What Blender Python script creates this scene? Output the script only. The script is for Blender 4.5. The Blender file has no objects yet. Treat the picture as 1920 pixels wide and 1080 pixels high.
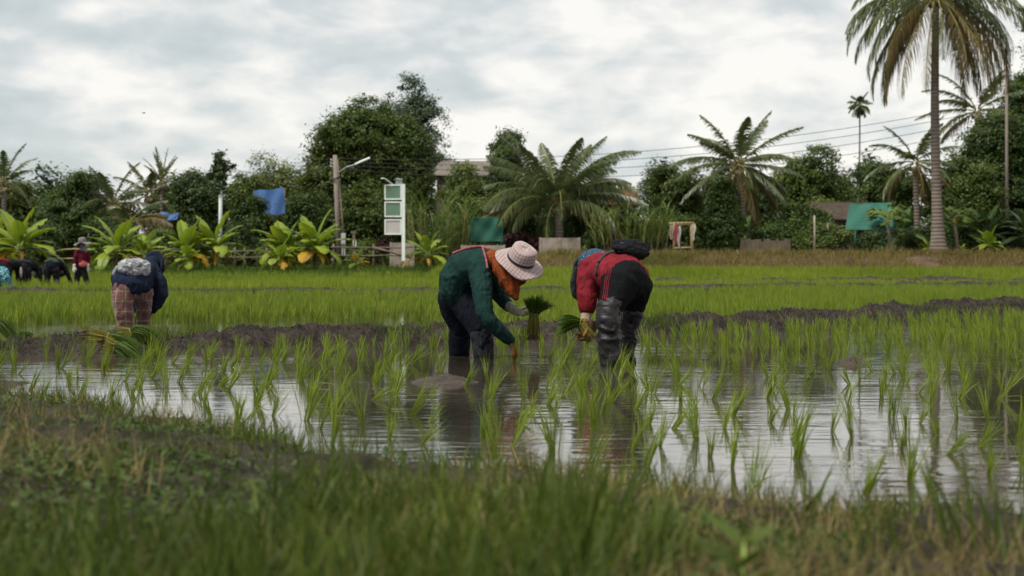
import bpy, bmesh, math, random
import numpy as np
from mathutils import Vector, Matrix
random.seed(11)
rng = np.random.default_rng(11)
R = math.radians
SC = bpy.context.scene
COL = SC.collection
FPX, CX, HY, CH = 3000.0, 960.0, 495.0, 0.75     # focal length in px of a 1920 wide frame, horizon row, camera height

def W(px, py, Y):
    return Vector(((px - CX) / FPX * Y, Y, CH - (py - HY) / FPX * Y))

# ------------------------------------------------------------------ noise
def _hash(ix, iy, iz, seed):
    h = (ix.astype(np.int64) * 374761393 + iy.astype(np.int64) * 668265263 + iz.astype(np.int64) * 2147483647 + seed * 1274126177) & 0xFFFFFFFF
    h = ((h ^ (h >> 13)) * 1274126177) & 0xFFFFFFFF
    h = ((h ^ (h >> 16)) * 2246822519) & 0xFFFFFFFF
    return ((h ^ (h >> 15)) & 0xFFFFFF) / float(0xFFFFFF)

def vnoise(p, seed=0):
    p = np.asarray(p, float)
    i = np.floor(p).astype(np.int64); f = p - i
    f = f * f * (3 - 2 * f)
    o = 0
    for dx in (0, 1):
        for dy in (0, 1):
            for dz in (0, 1):
                w = (f[:, 0] if dx else 1 - f[:, 0]) * (f[:, 1] if dy else 1 - f[:, 1]) * (f[:, 2] if dz else 1 - f[:, 2])
                o = o + w * _hash(i[:, 0] + dx, i[:, 1] + dy, i[:, 2] + dz, seed)
    return o * 2 - 1

def fbm(p, oct=4, seed=0, gain=.5):
    p = np.asarray(p, float); a = 1.0; o = 0; s = 0
    for k in range(oct):
        o = o + a * vnoise(p, seed + k * 17); s += a; a *= gain; p = p * 2.03 + 3.1
    return o / s

def fbm2(x, y, sc, oct=4, seed=0, gain=.5):
    return fbm(np.stack([x * sc, y * sc, np.full_like(x, seed * 1.37)], 1), oct, seed, gain)

def sstep(a, b, x):
    t = np.clip((x - a) / (b - a), 0, 1)
    return t * t * (3 - 2 * t)

# ------------------------------------------------------------------ objects
def tag(o, label=None, cat=None, group=None, kind=None):
    if label: o['label'] = label
    if cat: o['category'] = cat
    if group: o['group'] = group
    if kind: o['kind'] = kind
    return o

def mesh_np(name, v, f, mats, smooth=False, mi=None, uv=None):
    """v (n,3) array; f (m,k) array of quads or triangles, or a list of lists."""
    me = bpy.data.meshes.new(name)
    v = np.asarray(v, np.float32)
    if isinstance(f, np.ndarray):
        m, k = f.shape
        me.vertices.add(len(v)); me.vertices.foreach_set('co', v.ravel())
        me.loops.add(m * k); me.loops.foreach_set('vertex_index', f.astype(np.int32).ravel())
        me.polygons.add(m); me.polygons.foreach_set('loop_start', np.arange(0, m * k, k, dtype=np.int32))
        me.update(calc_edges=True)
    else:
        me.from_pydata([tuple(a) for a in v], [], f)
    for m_ in (mats if isinstance(mats, (list, tuple)) else [mats]):
        me.materials.append(m_)
    if mi is not None: me.polygons.foreach_set('material_index', np.asarray(mi, np.int32))
    if smooth: me.polygons.foreach_set('use_smooth', np.ones(len(me.polygons), bool))
    if uv is not None:
        l = me.uv_layers.new(name='UVMap')
        li = np.zeros(len(me.loops), np.int32); me.loops.foreach_get('vertex_index', li)
        l.data.foreach_set('uv', np.asarray(uv, np.float32)[li].ravel())
    me.update()
    return me

def put(name, me, parent=None, loc=None):
    o = bpy.data.objects.new(name, me); COL.objects.link(o)
    if parent is not None: o.parent = parent
    if loc is not None: o.location = loc
    return o

ORG = {}
def empty(name, loc, label=None, cat=None, group=None):
    o = bpy.data.objects.new(name, None); COL.objects.link(o)
    o.location = loc; o.empty_display_size = .2
    ORG[o] = Vector(loc)
    return tag(o, label, cat, group)

def org(o):
    while o.parent is not None: o = o.parent
    return ORG[o]

def part(name, v, f, mats, parent, smooth=False, **k):
    """a part whose vertices are given in world coordinates, under a thing whose base is org(parent)"""
    v = np.asarray(v, float) - np.array(org(parent))
    return put(name, mesh_np(name, v, f, mats, smooth, **k), parent)

def thing_mesh(name, v, f, mats, base, smooth=False, **k):
    base = Vector(base)
    o = put(name, mesh_np(name, np.asarray(v, float) - np.array(base), f, mats, smooth, **k), None, base)
    ORG[o] = base
    return o

def copy_tree(o, parent=None):
    c = o.copy(); COL.objects.link(c)
    if parent is not None: c.parent = parent
    for ch in list(o.children): copy_tree(ch, c)
    return c

class MB:
    """collects solid pieces of one part"""
    def __init__(s): s.v = []; s.f = []
    def add(s, v, f):
        b = len(s.v); s.v += [tuple(a) for a in v]; s.f += [[b + i for i in q] for q in f]
    def box(s, c, h, rot=None):
        c = Vector(c); M = rot or Matrix.Identity(3)
        v = [c + M @ Vector((sx * h[0], sy * h[1], sz * h[2])) for sx in (-1, 1) for sy in (-1, 1) for sz in (-1, 1)]
        s.add(v, [(0, 1, 3, 2), (4, 6, 7, 5), (0, 4, 5, 1), (2, 3, 7, 6), (0, 2, 6, 4), (1, 5, 7, 3)])
    def tube(s, pts, rad, n=8):
        pts = [Vector(p) for p in pts]
        rad = rad if isinstance(rad, (list, tuple)) else [rad] * len(pts)
        ref = Vector((0.31, 0.17, .93)); rings = []
        for i, p in enumerate(pts):
            t = (pts[min(i + 1, len(pts) - 1)] - pts[max(i - 1, 0)]).normalized()
            a = t.cross(ref)
            if a.length < .1: a = t.cross(Vector((1, 0, 0)))
            a.normalize(); b = t.cross(a)
            rings.append([p + (a * math.cos(2 * math.pi * k / n) + b * math.sin(2 * math.pi * k / n)) * rad[i] for k in range(n)])
        v = [q for r in rings for q in r]; f = []
        for i in range(len(pts) - 1):
            for k in range(n):
                f.append((i * n + k, i * n + (k + 1) % n, (i + 1) * n + (k + 1) % n, (i + 1) * n + k))
        f.append(tuple(range(n - 1, -1, -1))); f.append(tuple(range((len(pts) - 1) * n, len(pts) * n)))
        s.add(v, f)
    def part(s, name, mat, parent, smooth=False): return part(name, s.v, s.f, mat, parent, smooth)
    def thing(s, name, mat, base, smooth=False): return thing_mesh(name, s.v, s.f, mat, base, smooth)

# ------------------------------------------------------------------ materials
class NT:
    def __init__(s, name):
        s.m = bpy.data.materials.new(name); s.m.use_nodes = True
        s.t = s.m.node_tree; s.n = s.t.nodes; s.l = s.t.links
        s.n.clear(); s.out = s.n.new('ShaderNodeOutputMaterial')
    def new(s, typ, **k):
        n = s.n.new('ShaderNode' + typ)
        for a, b in k.items():
            if a.startswith('i_'): n.inputs[a[2:].replace('_', ' ')].default_value = b
            else: setattr(n, a, b)
        return n
    def link(s, a, b): s.l.new(a, b)
    def coord(s, kind='Object', scale=(1, 1, 1)):
        tc = s.new('TexCoord'); mp = s.new('Mapping'); mp.inputs['Scale'].default_value = scale
        s.link(tc.outputs[kind], mp.inputs['Vector']); return mp.outputs[0]
    def noise(s, vec, scale, detail=4, rough=.55, dist=0):
        n = s.new('TexNoise'); n.inputs['Scale'].default_value = scale; n.inputs['Detail'].default_value = detail
        n.inputs['Roughness'].default_value = rough; n.inputs['Distortion'].default_value = dist
        s.link(vec, n.inputs['Vector']); return n.outputs[0]
    def ramp(s, fac, stops):
        r = s.new('ValToRGB'); e = r.color_ramp.elements
        while len(e) > 1: e.remove(e[-1])
        e[0].position = stops[0][0]; e[0].color = (*stops[0][1], 1)
        for p, c in stops[1:]:
            x = e.new(p); x.color = (*c, 1)
        s.link(fac, r.inputs[0]); return r.outputs[0]
    def math(s, op, a, b=None, clamp=False):
        m = s.new('Math', operation=op); m.use_clamp = clamp
        for i, x in enumerate((a, b)):
            if x is None: continue
            if isinstance(x, (int, float)): m.inputs[i].default_value = x
            else: s.link(x, m.inputs[i])
        return m.outputs[0]
    def mix(s, fac, a, b, blend='MIX'):
        m = s.new('Mix', data_type='RGBA', blend_type=blend)
        for sock, x in ((m.inputs[0], fac), (m.inputs[6], a), (m.inputs[7], b)):
            if isinstance(x, (int, float)): sock.default_value = x
            elif isinstance(x, tuple): sock.default_value = (*x, 1) if len(x) == 3 else x
            else: s.link(x, sock)
        return m.outputs[2]
    def bump(s, h, strength=.5, dist=.02):
        b = s.new('Bump'); b.inputs['Strength'].default_value = strength; b.inputs['Distance'].default_value = dist
        s.link(h, b.inputs['Height']); return b.outputs[0]
    def surf(s, color, rough=.8, normal=None, spec=.3, trans=0, tcol=None, sheen=0):
        p = s.new('BsdfPrincipled')
        if isinstance(color, tuple): p.inputs['Base Color'].default_value = (*color, 1)
        else: s.link(color, p.inputs['Base Color'])
        if isinstance(rough, (int, float)): p.inputs['Roughness'].default_value = rough
        else: s.link(rough, p.inputs['Roughness'])
        p.inputs['Specular IOR Level'].default_value = spec
        p.inputs['Sheen Weight'].default_value = sheen
        if normal is not None: s.link(normal, p.inputs['Normal'])
        o = p.outputs[0]
        if trans:
            t = s.new('BsdfTranslucent')
            if isinstance(color, tuple): t.inputs[0].default_value = (*color, 1)
            else: s.link(color, t.inputs[0])
            mx = s.new('MixShader'); mx.inputs[0].default_value = trans
            s.link(o, mx.inputs[1]); s.link(t.outputs[0], mx.inputs[2]); o = mx.outputs[0]
        s.link(o, s.out.inputs[0]); return s.m

def leaf_mat(name, stops, trans=.3, rough=.55, scale=.6, spec=.25):
    """foliage: hue by leaf (random per island) and by clump (noise over position)"""
    t = NT(name); g = t.new('NewGeometry')
    n = t.noise(t.coord('Object'), scale, 3)
    f = t.math('ADD', t.math('MULTIPLY', g.outputs['Random Per Island'], .35), t.math('MULTIPLY', n, .65))
    f = t.math('ADD', t.math('MULTIPLY', t.math('SUBTRACT', f, .5), 1.5), .5, clamp=True)
    return t.surf(t.ramp(f, stops), rough, spec=spec, trans=trans)

def plain(name, c1, c2=None, scale=6, rough=.8, bump=.0, bscale=40, spec=.3, stretch=(1, 1, 1), bdist=.01):
    t = NT(name); v = t.coord('Object', stretch)
    c2 = c2 or tuple(x * .7 for x in c1)
    col = t.ramp(t.noise(v, scale, 6, .6), [(.3, c2), (.7, c1)])
    nrm = t.bump(t.noise(v, bscale, 4), bump, bdist) if bump else None
    return t.surf(col, rough, nrm, spec)

M = {}
M['rice'] = leaf_mat('rice_leaf', [(0, (.075, .13, .010)), (.5, (.155, .225, .018)), (1, (.29, .32, .04))], .4, .45, .8, .3)
M['rice_far'] = leaf_mat('rice_leaf_far', [(0, (.09, .145, .014)), (.5, (.185, .25, .024)), (1, (.31, .345, .05))], .4, .6, .25, .15)
M['bundle'] = leaf_mat('bundle_leaf', [(0, (.03, .065, .007)), (.5, (.055, .105, .010)), (1, (.10, .15, .018))], .3, .5, 6)
M['stem'] = leaf_mat('bundle_stem', [(0, (.13, .11, .02)), (.5, (.20, .19, .03)), (1, (.28, .24, .06))], .2, .6, 6)
M['root'] = plain('root_fibre', (.10, .06, .03), (.05, .03, .018), 30)
M['grass'] = leaf_mat('grass_leaf', [(0, (.026, .046, .006)), (.5, (.058, .092, .010)), (1, (.14, .165, .022))], .35, .55, 1.6)
M['dry'] = leaf_mat('dry_grass', [(0, (.065, .05, .018)), (.5, (.17, .135, .05)), (1, (.32, .26, .11))], .25, .8, 1.5)
M['weed'] = leaf_mat('weed_leaf', [(0, (.03, .055, .012)), (.6, (.06, .10, .02)), (1, (.11, .13, .04))], .3, .6, 3)
M['bankdry'] = leaf_mat('bank_dry_grass', [(0, (.07, .06, .02)), (.4, (.15, .12, .035)), (.7, (.24, .19, .06)), (1, (.13, .16, .03))], .25, .8, .35)
M['meadow'] = leaf_mat('meadow_grass', [(0, (.035, .07, .008)), (.5, (.07, .12, .012)), (1, (.13, .18, .025))], .35, .6, .4)
M['tree_dark'] = leaf_mat('tree_leaf_dark', [(0, (.018, .036, .008)), (.5, (.036, .066, .013)), (1, (.075, .105, .022))], .3, .5, .55)
M['tree_mid'] = leaf_mat('tree_leaf_mid', [(0, (.024, .050, .009)), (.5, (.055, .092, .015)), (1, (.115, .145, .028))], .32, .5, .5)
M['tree_olive'] = leaf_mat('tree_leaf_olive', [(0, (.026, .044, .008)), (.4, (.050, .076, .012)), (.8, (.092, .115, .018)), (1, (.15, .155, .024))], .32, .5, .55)
M['tree_blue'] = leaf_mat('tree_leaf_bluish', [(0, (.024, .046, .024)), (.5, (.045, .078, .040)), (1, (.085, .122, .062))], .25, .55, .5)
M['tree_light'] = leaf_mat('tree_leaf_light', [(0, (.055, .08, .016)), (.5, (.11, .155, .03)), (1, (.20, .22, .055))], .35, .55, .6)
M['tree_yellow'] = leaf_mat('tree_leaf_yellowish', [(0, (.07, .085, .012)), (.5, (.13, .145, .02)), (1, (.23, .21, .035))], .35, .5, .5)
M['tree_blue2'] = leaf_mat('tree_leaf_pale_blue', [(0, (.04, .07, .034)), (.5, (.07, .11, .055)), (1, (.11, .15, .08))], .28, .5, .5)
M['red_leaf'] = leaf_mat('red_leaf', [(0, (.016, .006, .007)), (.5, (.034, .010, .011)), (1, (.06, .02, .014))], .2, .5, 1.5)
M['palm'] = leaf_mat('palm_leaf', [(0, (.035, .058, .018)), (.5, (.075, .105, .032)), (1, (.16, .18, .065))], .3, .4, .5, .5)
M['palm_old'] = leaf_mat('palm_leaf_old', [(0, (.04, .04, .012)), (.4, (.085, .07, .02)), (.75, (.15, .10, .025)), (1, (.19, .12, .04))], .25, .5, .6, .3)
M['rachis'] = plain('palm_rib', (.20, .17, .05), (.10, .09, .03), 3)
M['banana'] = leaf_mat('banana_leaf', [(0, (.09, .155, .010)), (.5, (.20, .27, .016)), (1, (.38, .38, .035))], .35, .4, 1.1, .4)
M['banana_dark'] = leaf_mat('banana_leaf_dark', [(0, (.025, .055, .014)), (.5, (.05, .095, .022)), (1, (.10, .16, .035))], .3, .4, 1.1, .4)
M['banana_old'] = leaf_mat('banana_leaf_old', [(0, (.18, .09, .015)), (.5, (.42, .24, .02)), (1, (.52, .38, .03))], .3, .6, 1.6)
M['rib'] = plain('banana_rib', (.30, .36, .10), (.22, .28, .07), 3)
M['bstem'] = plain('banana_stem', (.20, .16, .06), (.08, .055, .025), 4, .7, .4, 12, stretch=(1, 1, .3))
M['bark'] = plain('bark', (.11, .085, .06), (.05, .038, .028), 5, .9, .6, 14, stretch=(1, 1, .35))
M['cane'] = leaf_mat('cane_leaf', [(0, (.05, .09, .016)), (.5, (.11, .165, .03)), (1, (.20, .24, .06))], .35, .5, .8)
M['canestem'] = plain('cane_stalk', (.20, .16, .08), (.12, .09, .045), 3)
def palm_bark():
    t = NT('palm_trunk'); v = t.coord('Object')
    w = t.new('TexWave', wave_type='BANDS', bands_direction='Z'); w.inputs['Scale'].default_value = 1.9; w.inputs['Distortion'].default_value = 1.4; w.inputs['Detail'].default_value = 3
    t.link(v, w.inputs['Vector'])
    n = t.noise(v, 2.2, 6, .65)
    col = t.mix(w.outputs['Fac'], t.ramp(n, [(.3, (.12, .095, .08)), (.7, (.22, .18, .155))]), t.ramp(n, [(.3, (.10, .08, .066)), (.7, (.17, .14, .12))]))
    return t.surf(col, .9, t.bump(w.outputs['Fac'], .7, .03))
M['palm_trunk'] = palm_bark()
M['mudclod'] = None
def mud(name, wet=.35, c1=(.105, .085, .068), c2=(.045, .036, .03), scale=9):
    t = NT(name); v = t.coord('Object')
    n = t.noise(v, scale, 8, .68)
    n2 = t.noise(v, scale * .22, 4)
    col = t.ramp(t.math('ADD', t.math('MULTIPLY', n, .65), t.math('MULTIPLY', n2, .35)), [(.40, c2), (.60, c1)])
    rg = t.math('ADD', t.math('MULTIPLY', n2, -.5), 1.0 - wet + .25, clamp=True)
    return t.surf(col, rg, t.bump(t.noise(v, scale * 4, 6, .7), .9, .03), .22)
M['mud'] = mud('wet_mud', .3, (.08, .062, .048), (.03, .024, .02), 12)
M['mud_dark'] = mud('dark_mud', .3, (.060, .047, .036), (.007, .0055, .0045), 18)  # dark mud; its near-black noise also paints in shade of crevices between clods
M['soil'] = mud('bank_soil', .05, (.060, .050, .034), (.012, .010, .007), 9)
M['earth'] = mud('red_earth', 0, (.13, .085, .055), (.06, .042, .028), 2)
M['meadow_soil'] = mud('meadow_soil', 0, (.07, .085, .02), (.04, .045, .014), 1.2)
M['white'] = plain('white_paint', (.74, .78, .76), (.62, .66, .63), 2, .5)
M['concrete'] = plain('concrete', (.34, .295, .25), (.17, .14, .115), 2.2, .9, .3, 20)
M['darkwood'] = plain('weathered_wood', (.16, .125, .09), (.08, .062, .048), 5, .9, .4, 20, stretch=(1, 1, .3))
M['bamboo'] = plain('bamboo', (.36, .27, .13), (.24, .17, .075), 3, .6)
M['polec'] = plain('old_pole', (.24, .20, .17), (.13, .105, .09), 2.5, .9, .3, 15, stretch=(1, 1, .3))
M['metal'] = plain('grey_metal', (.42, .44, .45), (.34, .35, .36), 3, .45, spec=.5)
M['cable'] = plain('cable', (.03, .032, .035), (.022, .022, .024), 3, .6)
M['blue'] = plain('blue_tarpaulin', (.036, .105, .27), (.024, .07, .19), 1.3, .6)
M['roof'] = plain('thatch_roof', (.16, .125, .10), (.09, .07, .055), 3, .95, .5, 14)
M['roof2'] = plain('tin_roof', (.32, .29, .25), (.20, .175, .145), 1.5, .8)
M['tile'] = plain('tile_roof', (.22, .12, .065), (.13, .075, .045), 2, .9)
M['dark'] = plain('dark_opening', (.012, .012, .012), (.008, .008, .008), 2)

def net_mat(name, c1, c2):
    t = NT(name); v = t.coord('Object')
    br = t.new('TexBrick'); br.inputs['Scale'].default_value = 1.6; br.inputs['Mortar Size'].default_value = .012
    br.inputs['Color1'].default_value = (*c1, 1); br.inputs['Color2'].default_value = (*[x * .92 for x in c1], 1); br.inputs['Mortar'].default_value = (*c2, 1)
    mp = t.new('Mapping'); mp.inputs['Rotation'].default_value = (R(90), 0, 0); t.link(v, mp.inputs['Vector']); t.link(mp.outputs[0], br.inputs['Vector'])
    col = t.mix(t.math('MULTIPLY', t.noise(v, 2.5, 5), .45), br.outputs[0], c2)
    return t.surf(col, .75)
M['green_net'] = net_mat('green_netting', (.028, .125, .09), (.014, .07, .052))
M['sign_green'] = plain('faded_green_panel', (.13, .22, .15), (.10, .17, .12), 1.2, .55, spec=.4)
M['sign_pale'] = plain('faded_pale_panel', (.47, .44, .41), (.40, .37, .345), 1.2, .6)

# cloth -----------------------------------------------------------------
def cloth(name, c1, c2=None, rough=.9, bump=.5, bscale=16, spec=.1, sheen=0, fine=220, dirt=None):
    t = NT(name); v = t.coord('Object'); c2 = c2 or tuple(x * .72 for x in c1)
    col = t.ramp(t.noise(v, 9, 5, .6), [(.35, c2), (.68, c1)])
    if dirt:
        col = t.mix(t.ramp(t.noise(v, 26, 6, .7), [(.60, (0, 0, 0)), (.72, (1, 1, 1))]), col, dirt)
    h = t.math('ADD', t.noise(t.coord('Object', (1, 1, .55)), bscale, 3, .5, 1.2), t.math('MULTIPLY', t.noise(v, fine, 2), .12))
    return t.surf(col, rough, t.bump(h, bump * 1.7, .025), spec, sheen=sheen)
M['skin'] = plain('skin', (.24, .13, .08), (.19, .10, .06), 8, .55, .15, 120, .4)
M['hair'] = plain('hair', (.018, .014, .012), (.010, .008, .008), 30, .5, .5, 80)
M['teal_shirt'] = cloth('dark_green_shirt', (.011, .036, .031), (.0065, .023, .020), dirt=(.020, .042, .037))
M['navy'] = cloth('navy_cloth', (.0075, .0095, .016), (.0045, .0055, .0095))
M['navy_shirt'] = cloth('navy_shirt', (.013, .019, .040), (.008, .012, .025))
M['black'] = cloth('black_cloth', (.014, .015, .018), (.009, .0095, .012), dirt=(.035, .034, .033))
M['red'] = cloth('red_cloth', (.20, .017, .027), (.12, .010, .016), dirt=(.12, .03, .03))
M['maroon'] = cloth('maroon_cloth', (.085, .007, .018), (.055, .005, .012))
M['dark_red'] = cloth('dark_red_cloth', (.17, .012, .018), (.11, .008, .012))
M['orange'] = cloth('orange_scarf_cloth', (.24, .058, .016), (.13, .030, .009), bscale=22)
M['cream'] = cloth('cream_knit', (.40, .33, .25), (.30, .24, .17), fine=400)
M['greyglove'] = cloth('grey_knit', (.36, .35, .29), (.20, .18, .13), fine=400)
M['mudglove'] = cloth('muddy_yellow_glove', (.30, .155, .045), (.15, .075, .028), fine=300, dirt=(.07, .04, .02))
M['brownglove'] = cloth('muddy_brown_glove', (.14, .085, .05), (.07, .045, .03), fine=300)
M['whiteglove'] = cloth('white_glove', (.66, .63, .56), (.5, .47, .40))
M['boot'] = None
def boot():
    t = NT('wet_plastic_boot'); v = t.coord('Object')
    col = t.ramp(t.noise(v, 14, 6, .65, .6), [(.36, (.008, .0075, .0085)), (.60, (.012, .011, .0125)), (.80, (.034, .028, .027))])
    h = t.noise(t.coord('Object', (1, 1, 1.5)), 11, 4, .55, 1.5)
    return t.surf(col, .5, t.bump(h, .4, .02), .28)
M['boot'] = boot()
M['greyboot'] = cloth('muddy_grey_legging', (.026, .029, .036), (.012, .0135, .018), .6, .5)
M['blue_hat'] = None
def dotted(name, base, dot, sc=90, th=.17):
    t = NT(name); v = t.coord('Object'); vo = t.new('TexVoronoi'); vo.inputs['Scale'].default_value = sc
    t.link(v, vo.inputs['Vector'])
    f = t.ramp(vo.outputs['Distance'], [(th, (1, 1, 1)), (th + .1, (0, 0, 0))])
    return t.surf(t.mix(f, base, dot), .85, t.bump(t.noise(v, 18, 3), .4, .02), .2)
M['blue_hat'] = dotted('blue_print_cloth', (.014, .040, .075), (.12, .21, .28), 62, .20)
M['teal_print'] = dotted('teal_print_cloth', (.03, .15, .18), (.28, .42, .42), 16, .26)

def plaid_uv(name):
    t = NT(name); tc = t.new('TexCoord'); sp = t.new('SeparateXYZ'); t.link(tc.outputs['UV'], sp.inputs[0])
    def lines(s, k, wdt, off=0.0):
        a = t.math('FRACT', t.math('ADD', t.math('MULTIPLY', s, k), off))
        return t.math('LESS_THAN', a, wdt)
    x, y = sp.outputs[0], sp.outputs[1]
    base = (.40, .325, .30)
    a = t.math('ADD', lines(x, 36, .30), lines(y, 36, .30))
    b = t.math('ADD', lines(x, 36, .10, .45), lines(y, 36, .10, .45))
    col = t.mix(t.math('MULTIPLY', a, .55, True), base, (.12, .065, .10))
    col = t.mix(t.math('MULTIPLY', b, .35, True), col, (.25, .12, .10))
    nz = t.noise(t.coord('Object'), 9, 4)
    col = t.mix(t.math('MULTIPLY', nz, .35), col, (.30, .24, .22))
    return t.surf(col, .9, t.bump(t.noise(t.coord('Object'), 14, 3), .35, .02), .2, sheen=.2)
M['hat_plaid'] = plaid_uv('plaid_hat_cloth')
M['hat_band'] = plain('hat_band', (.02, .018, .03), (.015, .013, .022), 20)
def plaid_pants():
    t = NT('plaid_trouser_cloth'); v = t.coord('Object')
    dist = t.noise(v, 7, 3)
    sp = t.new('SeparateXYZ'); t.link(v, sp.inputs[0])
    x = t.math('ADD', sp.outputs[0], t.math('MULTIPLY', dist, .05)); z = t.math('ADD', sp.outputs[2], t.math('MULTIPLY', dist, .05))
    def band(s, k, lo, off=0.):
        return t.math('LESS_THAN', t.math('FRACT', t.math('ADD', t.math('MULTIPLY', s, k), off)), lo)
    col = t.mix(t.math('MULTIPLY', t.math('ADD', band(x, 9, .5), band(z, 8, .5)), .5), (.105, .066, .050), (.115, .046, .046))
    thin = t.math('ADD', band(x, 9, .10, .22), band(z, 8, .10, .3), True)
    col = t.mix(t.math('MULTIPLY', thin, .55), col, (.32, .25, .17))
    thin2 = t.math('ADD', band(x, 9, .08, .72), band(z, 8, .08, .8), True)
    col = t.mix(t.math('MULTIPLY', thin2, .5), col, (.05, .022, .03))
    return t.surf(col, .9, t.bump(t.noise(t.coord('Object', (1, 1, .4)), 18, 3, .5, 1), .5, .02), .15, sheen=.2)
M['plaid_pants'] = plaid_pants()
def striped_pants():
    """black track trousers with red piping down the outer seam"""
    t = NT('black_track_trousers'); tc = t.new('TexCoord'); sp = t.new('SeparateXYZ'); t.link(tc.outputs['Object'], sp.inputs[0])
    v = t.coord('Object')
    col = t.ramp(t.noise(v, 30, 6, .7), [(.68, (.0045, .005, .006)), (.84, (.015, .0145, .014))])
    return t.surf(col, .8, t.bump(t.noise(t.coord('Object', (1, 1, .6)), 15, 3, .5, 1.2), .5, .02), .08)
M['track'] = striped_pants()
def plastic_bag():
    t = NT('thin_white_plastic'); v = t.coord('Object')
    p = t.new('BsdfPrincipled'); p.inputs['Base Color'].default_value = (.50, .52, .54, 1); p.inputs['Roughness'].default_value = .3
    t.link(t.bump(t.noise(v, 24, 5, .6, 1.5), .9, .03), p.inputs['Normal'])
    tr = t.new('BsdfTransparent'); mx = t.new('MixShader')
    t.link(t.ramp(t.noise(v, 13, 4, .6), [(.38, (.18, .18, .18)), (.64, (.85, .85, .85))]), mx.inputs[0])
    t.link(tr.outputs[0], mx.inputs[1]); t.link(p.outputs[0], mx.inputs[2]); t.link(mx.outputs[0], t.out.inputs[0])
    return t.m
M['bag'] = plastic_bag()

# ------------------------------------------------------------------ world, sun, camera
SUN_EL, SUN_AZ = 58.0, -128.0          # thin overcast, the light comes softly over the left shoulder
def build_world():
    w = bpy.data.worlds.new('World'); SC.world = w; w.use_nodes = True
    nt = w.node_tree; n = nt.nodes; l = nt.links; n.clear()
    out = n.new('ShaderNodeOutputWorld'); bg = n.new('ShaderNodeBackground'); bg.inputs[1].default_value = .1
    l.new(bg.outputs[0], out.inputs[0])
    sky = n.new('ShaderNodeTexSky'); sky.sky_type = 'NISHITA'; sky.sun_disc = False
    sky.sun_elevation = R(SUN_EL); sky.sun_rotation = R(SUN_AZ)
    tc = n.new('ShaderNodeTexCoord')
    def mapping(sc, loc=(0, 0, 0)):
        m = n.new('ShaderNodeMapping'); m.inputs['Scale'].default_value = sc; m.inputs['Location'].default_value = loc
        l.new(tc.outputs['Generated'], m.inputs[0]); return m.outputs[0]
    def noise(v, s, d, r, dist=0):
        x = n.new('ShaderNodeTexNoise'); x.inputs['Scale'].default_value = s; x.inputs['Detail'].default_value = d
        x.inputs['Roughness'].default_value = r; x.inputs['Distortion'].default_value = dist
        l.new(v, x.inputs['Vector']); return x.outputs[0]
    def ma(op, a, b, clamp=False):
        x = n.new('ShaderNodeMath'); x.operation = op; x.use_clamp = clamp
        for i, y in enumerate((a, b)):
            if isinstance(y, (int, float)): x.inputs[i].default_value = y
            else: l.new(y, x.inputs[i])
        return x.outputs[0]
    big = noise(mapping((1, 1, 2.1), (.35, 0, .1)), 8.5, 3, .5, .3)
    mid = noise(mapping((1, 1, 2.4), (2.7, 1, .55)), 17, 5, .5, .35)
    fine = noise(mapping((1, 1, 2.2), (5.1, 3, 1.3)), 55, 6, .6, .4)
    sep = n.new('ShaderNodeSeparateXYZ'); l.new(tc.outputs['Generated'], sep.inputs[0])
    lft = ma('MULTIPLY', sep.outputs[0], .22)            # thicker, greyer cloud to the left of the view
    s = ma('ADD', ma('ADD', ma('MULTIPLY', big, .54), ma('MULTIPLY', mid, .42)), ma('MULTIPLY', fine, .08))
    s = ma('ADD', s, lft)
    r = n.new('ShaderNodeValToRGB'); e = r.color_ramp.elements
    e[0].position = .37; e[0].color = (5.4, 5.95, 6.15, 1)
    e[1].position = .585; e[1].color = (9.6, 9.45, 9.15, 1)
    a = e.new(.45); a.color = (6.3, 6.8, 7.0, 1)
    a = e.new(.515); a.color = (7.9, 8.05, 8.0, 1)
    for x in e:  x.color = tuple(v / 10.0 for v in x.color[:3]) + (1,)
    l.new(s, r.inputs[0])
    sc = n.new('ShaderNodeMix'); sc.data_type = 'RGBA'; sc.blend_type = 'MULTIPLY'; sc.inputs[0].default_value = 1
    l.new(r.outputs[0], sc.inputs[6]); sc.inputs[7].default_value = (4.95, 4.88, 4.76, 1)
    mx = n.new('ShaderNodeMix'); mx.data_type = 'RGBA'; mx.inputs[0].default_value = .94
    l.new(sky.outputs[0], mx.inputs[6]); l.new(sc.outputs[2], mx.inputs[7])
    l.new(mx.outputs[2], bg.inputs[0])
build_world()
sun = bpy.data.lights.new('sun', 'SUN'); sun.energy = 2.3; sun.angle = R(20); sun.color = (1, .95, .86)
so = bpy.data.objects.new('sun', sun); COL.objects.link(so)
az = R(SUN_AZ); d = Vector((math.sin(az) * math.cos(R(SUN_EL)), math.cos(az) * math.cos(R(SUN_EL)), math.sin(R(SUN_EL))))
so.rotation_euler = (-d).to_track_quat('-Z', 'Y').to_euler(); so.location = (0, 0, 30)
cam = bpy.data.cameras.new('camera'); co = bpy.data.objects.new('camera', cam); COL.objects.link(co)
co.location = (0, 0, CH); co.rotation_euler = (R(90), 0, 0)
cam.sensor_width = 36; cam.lens = FPX / 1920 * 36; cam.shift_y = -(540 - HY) / 1920
cam.clip_end = 5000; cam.clip_start = .05
cam.dof.use_dof = True; cam.dof.focus_distance = 12.4; cam.dof.aperture_fstop = cam.lens / 15.5
SC.camera = co
SC.view_settings.view_transform = 'Standard'; SC.view_settings.look = 'None'; SC.view_settings.exposure = 1.06; SC.view_settings.gamma = 1
SC.cycles.use_denoising = True
SC.cycles.max_bounces = 6; SC.cycles.diffuse_bounces = 3; SC.cycles.glossy_bounces = 3; SC.cycles.transparent_max_bounces = 6

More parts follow.
